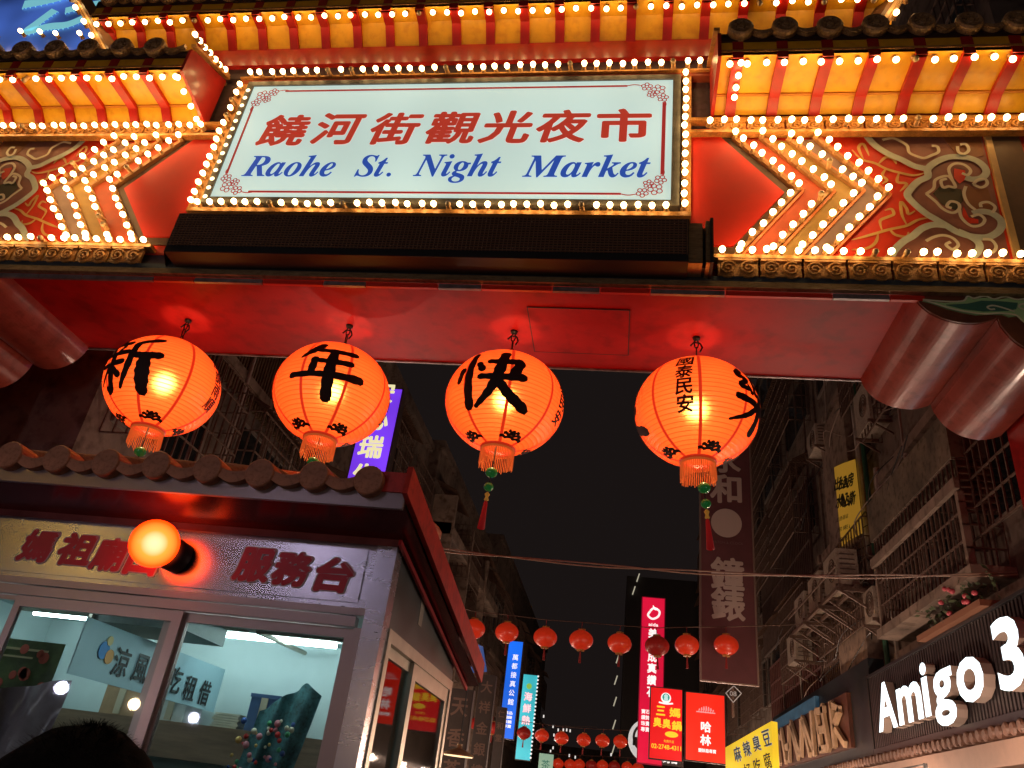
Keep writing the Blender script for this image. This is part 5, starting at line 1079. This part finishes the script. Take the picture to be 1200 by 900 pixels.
ac(4.0, 12.6, 8.1, 1, 'louvred air conditioner high on the wall under the red bracket', .8, .8, .35)
ac(3.8, 18.6, 5.2, 1, 'pale condenser unit beside the brown banner edge', .9, .6)
ac(3.95, 16.0, 9.2, 1, 'dim condenser unit high above the yellow notice', .8, .5)
# balcony plants with pink flowers
pt = thing('potted_plant', 'leafy potted plant with pink flowers on the ledge above the black fascia', 'plant', (4.0, 10.0, 4.2))
b = MB()
for k in range(160):
    p = Vector((random.uniform(3.86, 4.1), random.uniform(9.0, 10.9), random.uniform(4.22, 4.62))); d = Vector((random.uniform(-1, 1), random.uniform(-1, 1), random.uniform(-.3, 1))).normalized() * random.uniform(.05, .12); e_ = d.cross(Vector((random.random(), .3, .5))).normalized() * .022
    b.add([p, p + d * .5 + e_, p + d, p + d * .5 - e_], [(0, 1, 2, 3)])
b.build('foliage', mat('dim_leaf', (.06, .09, .03), .6, var=.4), pt, kind='stuff')
MB().box((3.85, 9.0, 4.19), (4.15, 11.0, 4.26)).build('planter', mat('planter_clay', (.3, .13, .07), .7), pt)
for k in range(9):
    q = MB(); q.lathe([(.001, -.03)] + [(.035 * math.sin(math.pi * i / 6), -.03 * math.cos(math.pi * i / 6)) for i in range(1, 6)] + [(.001, .03)], (3.86, random.uniform(9.1, 10.2), random.uniform(4.3, 4.6)), 8); q.build('flower', mat('pink_petal', (.7, .12, .16), .5), pt, True)
# left-hand side
l1 = building('apartment_building', 'dark building on the left behind the first big lantern, with ribbed shutters and pipes', -6.3, 7.4, 13, 11.2, 1, CONC2, 21, cage=.6)
b = MB(); y = 7.5
while y < 12.9: b.box((-6.24, y, 6.9), (-6.18, y + .04, 10.9)); y += .09
b.build('ribbed_cladding', mat('ribbed_brown_sheet', (.17, .115, .07), .55, .2, var=.35, vscale=4), l1)
for (px, py, qx, qy, Yp) in ((75, 440, 20, 545, 8.6), (8, 520, -5, 560, 8.4)):
    p = atY(px, py, Yp); MB().tube([(p.x, Yp, 3.5), (p.x, Yp, 7.5)], .07, 10).build('drain_pipe', PIPE, l1)
for k, (y, m_) in enumerate(((9.3, PIPE), (10.2, PIPE), (11.3, IRON), (12.4, PIPE))): MB().tube([(-6.12, y, 3.2), (-6.12, y, 8.8)], .03, 6).build('conduit', m_, l1)
l2 = building('apartment_building', 'dark building on the left between the second and third big lanterns', -6.0, 13, 21, 10.8, 1, CONC2, 23, cage=.6)
l3 = building('apartment_building', 'far left building with pale slanting balcony fins above the lantern string', -5.7, 21, 33, 11.0, 1, CONC2, 27, cage=.7)
for y in (21.3, 24.5, 28): MB().box((-5.7, y, 4.5), (-5.0, y + .18, 9.6)).build('balcony_fin', CONC, l3)
for z in (6.0, 8.4): MB().box((-5.7, 21.3, z), (-5.05, 32, z + .35)).build('balcony_slab', CONC, l3)
l4 = building('apartment_building', 'farthest dark building at the left end of the street', -5.5, 33, 60, 12, 1, CONC2, 31, cage=.5)
# towers at the end of the street
tw = thing('tower_block', 'black tower at the far end of the street with a slanting line of small lights', 'building', (2.0, 50, 0))
MB().box((0.2, 48, 0), (6, 56, 15)).build('wall', mat('black_tower', (.03, .025, .025), .6), tw)
for px, py in ((748, 676), (743, 691), (724, 771), (722, 796), (721, 821), (720, 848), (719, 877)): p = atY(px, py, 47.9); b = MB(); b.bar((p.x - .08, p.y, p.z - .3), (p.x + .06, p.y, p.z + .2), .13, .06); b.build('light_slit', glow('dim_slit_light', (.75, .68, .5), .55), tw)
te = thing('street_end_block', 'low dark block closing the far end of the street', 'building', (-2, 70, 0)); MB().box((-9, 70, 0), (6, 74, 6.5)).build('wall', CONC2, te)
for k in range(9): MB().box((-6 + k * 1.2, 69.9, 3.0), (-5.5 + k * 1.2, 69.99, 4.0)).build('window', GLASSD, te)
fl = thing('light_string', 'string of tiny white lamps hung at the far left end of the street', 'lights', (-2, 40, 3)); b = MB()
for px, py in ((648, 853), (649, 863), (650, 868), (648, 878), (654, 857), (660, 857), (664, 857), (668, 858), (645, 882), (639, 891), (667, 887), (674, 889), (716, 886), (637, 841), (512, 590) ):
    if py > 700: p = atY(px, py, 40); b.tube([p, p + Vector((0, 0, .12))], .03, 6)
b.build('lamp', glow('tiny_white_lamp', (.9, .85, .8), .9), fl); MB().tube([atY(646, 850, 40.1), atY(700, 852, 40.1)], .01, 4).build('wire', IRON, fl)
gs = thing('shop_sign', 'small green and white lit sign at the far left, partly behind lanterns', 'sign', atY(637, 895, 30)); p = atY(639, 900, 30); MB().box((p.x - .25, 30, p.z - .3), (p.x + .25, 30.15, p.z + .45)).build('sign_box', glow('pale_green_light', (.30, .50, .36), .6), gs); word(gs, 'small_print', '茶', faceY(p.x, 29.98, p.z + .1), .3, .3, glow('teal_dark', (.02, .2, .15), .4), ext=.01)
# ================================================================ SMALL LANTERN STRINGS
SLM = mat('small_lantern_silk', (.55, .03, .012), .38, 0, (.75, .035, .008), .30, coat=.4)
SLD = mat('small_lantern_dark_silk', (.35, .018, .015), .4, 0, (.5, .02, .012), .10)
SLG = mat('small_lantern_gold', (.5, .22, .05), .5)
def sl_mesh(m):
    b = MB(); n = 24; vs = []; R_ = 1.0; K = 12
    for i in range(K + 1):
        a = math.radians(-72 + 144 * i / K)
        for j in range(n):
            t = 2 * math.pi * j / n; rr = math.cos(a) * (1 + (.035 if j % 3 == 0 else 0)); b.v.append((rr * math.cos(t), rr * math.sin(t), .84 * math.sin(a)))
    for i in range(K):
        for j in range(n): b.f.append((i * n + j, i * n + (j + 1) % n, (i + 1) * n + (j + 1) % n, (i + 1) * n + j)); b.m.append(0)
    return b.mesh('shade', m, True)
SL1, SL2 = sl_mesh(SLM), sl_mesh(SLD)
b = MB(); b.lathe([(0, .80), (.33, .80), (.33, .92), (0, .92)], n=14); b.lathe([(0, -.92), (.33, -.92), (.33, -.80), (0, -.80)], n=14); SLC = b.mesh('cap', SLG)
b = MB(); b.tube([(0, 0, 1.5), (0, 0, .92), (0, 0, -.92), (0, 0, -1.9)], [.03, .03, .05, .12], 6); SLT = b.mesh('tassel', mat('small_tassel', (.3, .02, .02), .7))
def small_lantern(p, r, label, group, dark=False, parts=True):
    t = thing('red_lantern', label, 'lantern', p, group); T = Matrix.Translation(p) @ Matrix.Rotation(random.uniform(0, 6), 4, 'Z') @ Matrix.Rotation(random.uniform(-.06, .06), 4, 'X') @ Matrix.Scale(r, 4)
    obj('shade', SL2 if dark else SL1, t, T)
    obj('cap', SLC, t, T); obj('tassel', SLT, t, T)
ordn = ['first', 'second', 'third', 'fourth', 'fifth', 'sixth', 'seventh', 'eighth', 'ninth', 'tenth', 'eleventh', 'twelfth', 'thirteenth', 'fourteenth']
def string(name, lab, pts, Y, r, dark, grp):
    P = [atY(px, py, Y) for px, py in pts]
    for k, p in enumerate(P): small_lantern(p, r, f'small red lantern, {ordn[k]} from the kiosk side on the {lab} string', grp, dark=dark(k))
    w = thing(name, f'thin wire carrying the {lab} string of red lanterns', 'wire', (P[0].x, Y, P[0].z + r * 1.5))
    pts3 = [Vector((-5.5, Y, P[0].z + r * 1.5 + .35))]
    for a, c_ in zip(P, P[1:]): pts3.append(a + Vector((0, 0, r * 1.5)))
    pts3 += [P[-1] + Vector((0, 0, r * 1.5)), Vector((4.4, Y, P[-1].z + r * 1.5 + .3))]
    MB().tube(pts3, .008, 4).build('strand', IRON, w)
string('lantern_wire', 'nearest', [(555, 737), (594, 741), (639, 747), (681, 750), (726, 754), (770, 757), (805, 756), (851, 756)], 16, .232, lambda k: k == 5, 'small lanterns on the nearest string')
string('lantern_wire', 'second', [(540, 842), (558, 848), (577, 853), (590, 855), (614, 859), (635, 862), (658, 865), (684, 867), (706, 868), (727, 869), (744, 870), (771, 873)], 26, .215, lambda k: k in (0, 1, 2, 4, 10, 11), 'small lanterns on the second string')
string('lantern_wire', 'third', [(654, 895), (668, 896), (679, 896), (693, 897), (706, 897), (720, 898), (735, 899), (748, 900)], 38, .25, lambda k: k in (3, 5), 'small lanterns on the third string')
# overhead cable
cbw = thing('overhead_cable', 'twisted pale cable sagging across the street above the lantern strings', 'cable', (-6, 9, 4.5))
for ph in (0, 1.6):
    pts = []
    for i in range(90):
        t_ = i / 89; x = -6.2 + 10.5 * t_; z = 4.29 + .0085 * (x + .2) ** 2 + (.0065 * max(0, x) ** 2); pts.append((x, 9 + .012 * math.cos(i * .5 + ph), z + .018 * math.sin(i * .23 + ph * 2)))
    MB().tube(pts, .009, 5).build('strand', mat('pale_cable', (.42, .30, .22), .5), cbw)
# ================================================================ PENDANT STALL LAMPS, then added unseen bulb lines and street lamps
DSC = glow('stall_lamp_glow', (1.0, .72, .40), 1.6)
def pendant(x, y, z, label, r=.17, rs=2.1):
    t = thing('pendant_lamp', label, 'lamp', (x, y, z), 'round pendant lamps over the stalls')
    b = MB(); b.lathe([(r, 0), (r * .98, .02), (r * .5, .06), (.03, .08), (.03, .12)], (x, y, z), 24); b.build('lamp_shade', mat('lamp_shade_bronze', (.4, .28, .16), .4, .4), t, True)
    b = MB(); b.lathe([(.001, -.004), (r * .93, -.004), (r * .93, .012)], (x, y, z), 24); b.build('lamp_disc', DSC, t)
    MB().tube([(x, y, z + .1), (x, y, z + 1.0)], .008, 5).build('cord', BLACK, t)
p = atY(537, 886, 9.2)
pendant(p.x, p.y, p.z, 'round lit pendant lamp hanging beyond the kiosk side window')
SB_W = glow('bare_stall_bulb', (1.0, .70, .45), 130.0); SB_C = glow('cool_stall_bulb', (.80, .74, 1.0), 120.0); SB_S = glow('street_stall_bulb', (1.0, .68, .50), 520.0)  # emitters for the added bulb lines
q = MB(); q.lathe([(.001, -.07)] + [(.07 * math.sin(math.pi * i / 8), -.07 * math.cos(math.pi * i / 8)) for i in range(1, 8)] + [(.001, .07)], n=12)
SBM = [q.mesh('added_bulb', m_, True) for m_ in (SB_W, SB_C, SB_S)]
def bulb_line(label, pts, ids):
    t = thing('added_bulb_line', label, 'lights', pts[0]); w = MB(); w.tube([Vector(p_) + Vector((0, 0, .14)) for p_ in pts], .008, 5); w.build('cord', BLACK, t)
    for p_, i_ in zip(pts, ids):
        obj('added_bulb', SBM[i_], t, Matrix.Translation(p_)); w = MB(); w.tube([Vector(p_) + Vector((0, 0, .06)), Vector(p_) + Vector((0, 0, .15))], .02, 8); w.build('bulb_holder', BLACK, t)
bulb_line('added line of bare bulbs below view, lighting the right facades', [(2.9, 8.5 + 3 * k, 2.35) for k in range(9)], [2] * 9)  # this line and the next are added below view to light the facades
bulb_line('added line of bare bulbs below view, lighting the left facades', [(-4.4, 9.5 + 3 * k, 2.35) for k in range(9)], [2] * 9)
bulb_line('added line of bare bulbs out of view on the left, lighting the kiosk front', [(-6.4, 1.0, 2.3), (-6.3, -.4, 2.3), (-6.2, -1.8, 2.3)], [1, 0, 1])  # added out of view to light the kiosk front
for nm_, x_, y_, z_, c_ in (('tall street lamp with a cool white head on the plaza facing the gate', -6.6, -6.0, 5.9, (.82, .74, 1.0)), ('tall street lamp with an amber head at the far side of the plaza', -12.0, -6.0, 5.6, (1.0, .62, .12))):  # both added out of view for the reflections in the kiosk steel
    t = thing('added_street_lamp', nm_, 'added street lamp', (x_, y_ - 1.2, 0)); MB().tube([(x_, y_ - 1.2, 0), (x_, y_ - 1.2, z_ - .5), (x_, y_ - 1.0, z_ + .1), (x_, y_ - .5, z_ + .2)], [.09, .06, .05, .04], 10).build('pole', IRON, t, True)
    MB().box((x_ - .34, y_ - .6, z_ + .17), (x_ + .34, y_ - .02, z_ + .26)).box((x_ - .34, y_ - .06, z_ - .2), (x_ + .34, y_ - .02, z_ + .17)).build('lamp_head', STEELD, t); MB().box((x_ - .30, y_ - .019, z_ - .18), (x_ + .30, y_ + .0, z_ + .16)).build('lamp_panel', glow('lamp_' + nm_[24:28].strip(), c_, 34.0), t)
bulb_line('added line of bare bulbs behind the viewer, lighting kiosk and gate', [(-3.2, -2.6, 2.6), (-1.2, -2.8, 2.6), (.8, -2.8, 2.6), (2.8, -2.6, 2.6)], [0, 1, 0, 0])  # this line and the next are added as front light, out of view
bulb_line('added line of bare bulbs out of view on the right, lighting kiosk and gate', [(3.9, -1.8, 2.4), (4.1, -.2, 2.4)], [0, 1])
PEND = []
# ================================================================ PERSON IN FRONT
pc = atY(94, 898, .80)
pr_ = thing('person', 'person with short dark hair seen from behind, wearing a black jacket', 'person', (pc.x, .80, 0))
def skin(name, verts, edges, radii, m, parent, lev=2):
    me = bpy.data.meshes.new(name); me.from_pydata(verts, edges, []); o = bpy.data.objects.new(name, me); S.collection.objects.link(o)
    md = o.modifiers.new('skin', 'SKIN'); 
    for i, r in enumerate(radii): me.skin_vertices[0].data[i].radius = (r if isinstance(r, tuple) else (r, r))
    me.skin_vertices[0].data[0].use_root = True
    sb = o.modifiers.new('sub', 'SUBSURF'); sb.levels = lev; sb.render_levels = lev
    dg = bpy.context.evaluated_depsgraph_get(); m2 = bpy.data.meshes.new_from_object(o.evaluated_get(dg)); bpy.data.objects.remove(o)
    m2.materials.clear(); m2.materials.append(m)
    for p_ in m2.polygons: p_.use_smooth = True
    return obj(name, m2, parent)
hx, hy = pc.x, .80; DZ = -.038
V = [(0, 0, .92), (0, 0, 1.15), (0, 0, 1.36), (0, .02, 1.46), (0, .02, 1.54), (.10, 0, .86), (.11, .01, .48), (.11, -.01, .09), (.11, .1, .04), (-.10, 0, .86), (-.11, .01, .48), (-.11, -.01, .09), (-.11, .1, .04),
     (.17, 0, 1.38), (.24, 0, 1.12), (.26, .06, .88), (.26, .09, .78), (-.17, 0, 1.38), (-.24, 0, 1.12), (-.26, .06, .88), (-.26, .09, .78)]
Ed = [(0, 1), (1, 2), (2, 3), (3, 4), (0, 5), (5, 6), (6, 7), (7, 8), (0, 9), (9, 10), (10, 11), (11, 12), (2, 13), (13, 14), (14, 15), (15, 16), (2, 17), (17, 18), (18, 19), (19, 20)]
Rr = [(.15, .12), (.15, .11), (.15, .11), .06, .055, .09, .065, .045, .04, .09, .065, .045, .04, .065, .05, .035, .03, .065, .05, .035, .03]
skin('body', [(hx + x, hy + y, z * .97) for x, y, z in V], Ed, Rr, mat('black_jacket', (.015, .014, .016), .8, var=.3), pr_)
b = MB(); K = 16; n = 24
for i in range(K + 1):
    a = -math.pi / 2 + math.pi * i / K
    for j in range(n):
        t = 2 * math.pi * j / n; r = math.cos(a); yy_ = math.sin(t) * r * .098; xx_ = math.cos(t) * r * .078 * (1 if math.sin(a) > -.2 else .85)
        b.v.append((hx + xx_, hy + .02 + yy_, 1.63 + DZ + .118 * math.sin(a)))
for i in range(K):
    for j in range(n): b.f.append((i * n + j, i * n + (j + 1) % n, (i + 1) * n + (j + 1) % n, (i + 1) * n + j)); b.m.append(0)
b.build('head', mat('skin_tone', (.45, .26, .18), .5), pr_, True)
fc = MB(); fc.lathe([(.001, .022), (.010, .012), (.014, 0), (.001, -.006)], (hx, hy + .118, 1.605 + DZ), 10); fc.box((hx - .022, hy + .108, 1.565 + DZ), (hx + .022, hy + .114, 1.572 + DZ))
for sx in (-1, 1): fc.lathe([(.001, -.006), (.01, 0), (.001, .006)], (hx + sx * .03, hy + .105, 1.64 + DZ), 10); fc.lathe([(.001, -.03), (.014, -.02), (.018, .01), (.001, .03)], (hx + sx * .078, hy + .02, 1.62 + DZ), 10)
fc.build('face_features', mat('skin_tone', (.45, .26, .18)), pr_, True)
for sx in (-1, 1):
    hb = MB(); hc = Vector((hx + sx * .26, hy + .09, .76))
    hb.box(hc + Vector((-.012, -.04, -.07)), hc + Vector((.012, .04, .02)))
    for q in range(4): a0 = hc + Vector((0, -.03 + q * .02, -.07)); L_ = (.055, .07, .075, .065)[q]; hb.tube([a0, a0 + Vector((-sx * .004, 0, -L_ * .5)), a0 + Vector((-sx * .018, 0, -L_))], [.009, .0085, .007], 7)
    hb.tube([hc + Vector((0, .035, -.02)), hc + Vector((-sx * .005, .058, -.05)), hc + Vector((-sx * .01, .062, -.075))], [.011, .010, .008], 7); hb.build('hand', mat('skin_tone', (.45, .26, .18)), pr_, True)
HAIR = mat('dark_hair', (.006, .005, .005), .9); HAIR.node_tree.nodes['Principled BSDF'].inputs['Specular IOR Level'].default_value = .08
b = MB()
for i in range(K + 1):
    a = math.radians(-35) + math.radians(125) * i / K
    for j in range(n):
        t = 2 * math.pi * j / n; r = math.cos(a); k_ = 1 + .025 * math.sin(j * 3 + i)
        b.v.append((hx + math.cos(t) * r * .094 * k_, hy + .012 + math.sin(t) * r * .110 * k_ - .006, 1.635 + DZ + .125 * math.sin(a) * k_))
for i in range(K):
    for j in range(n):
        if (j * 360 / n) % 360 > 58 and (j * 360 / n) % 360 < 122 and i < 7: continue
        b.f.append((i * n + j, i * n + (j + 1) % n, (i + 1) * n + (j + 1) % n, (i + 1) * n + j)); b.m.append(0)
hr = b.build('hair', HAIR, pr_, True)
b = MB()
for k in range(5200):
    a = math.radians(random.uniform(-10, 88)); t = random.uniform(0, 2 * math.pi); r = math.cos(a)
    p = Vector((hx + math.cos(t) * r * .094, hy + .006 + math.sin(t) * r * .110, 1.635 + DZ + .125 * math.sin(a))); nn_ = Vector((math.cos(t) * r, math.sin(t) * r, math.sin(a) * .8 + .1)).normalized()
    tg = nn_.cross(Vector((0, 0, 1))).normalized() if a < 1.5 else Vector((1, 0, 0)); dn_ = (Vector((math.cos(t), math.sin(t), 0)) * .6 + Vector((0, 0, -.6))) * .012
    L_ = random.uniform(.002, .012); q = p + nn_ * L_ + dn_ * random.uniform(.3, 1.3) + tg * random.uniform(-.008, .008); w_ = tg * .0006
    b.add([p - w_, p + w_, q + w_ * .3, q - w_ * .3], [(0, 1, 2, 3)])
b.build('loose_strands', HAIR, hr, kind='stuff')
print('bulbs', nb, 'objects', len(bpy.data.objects))
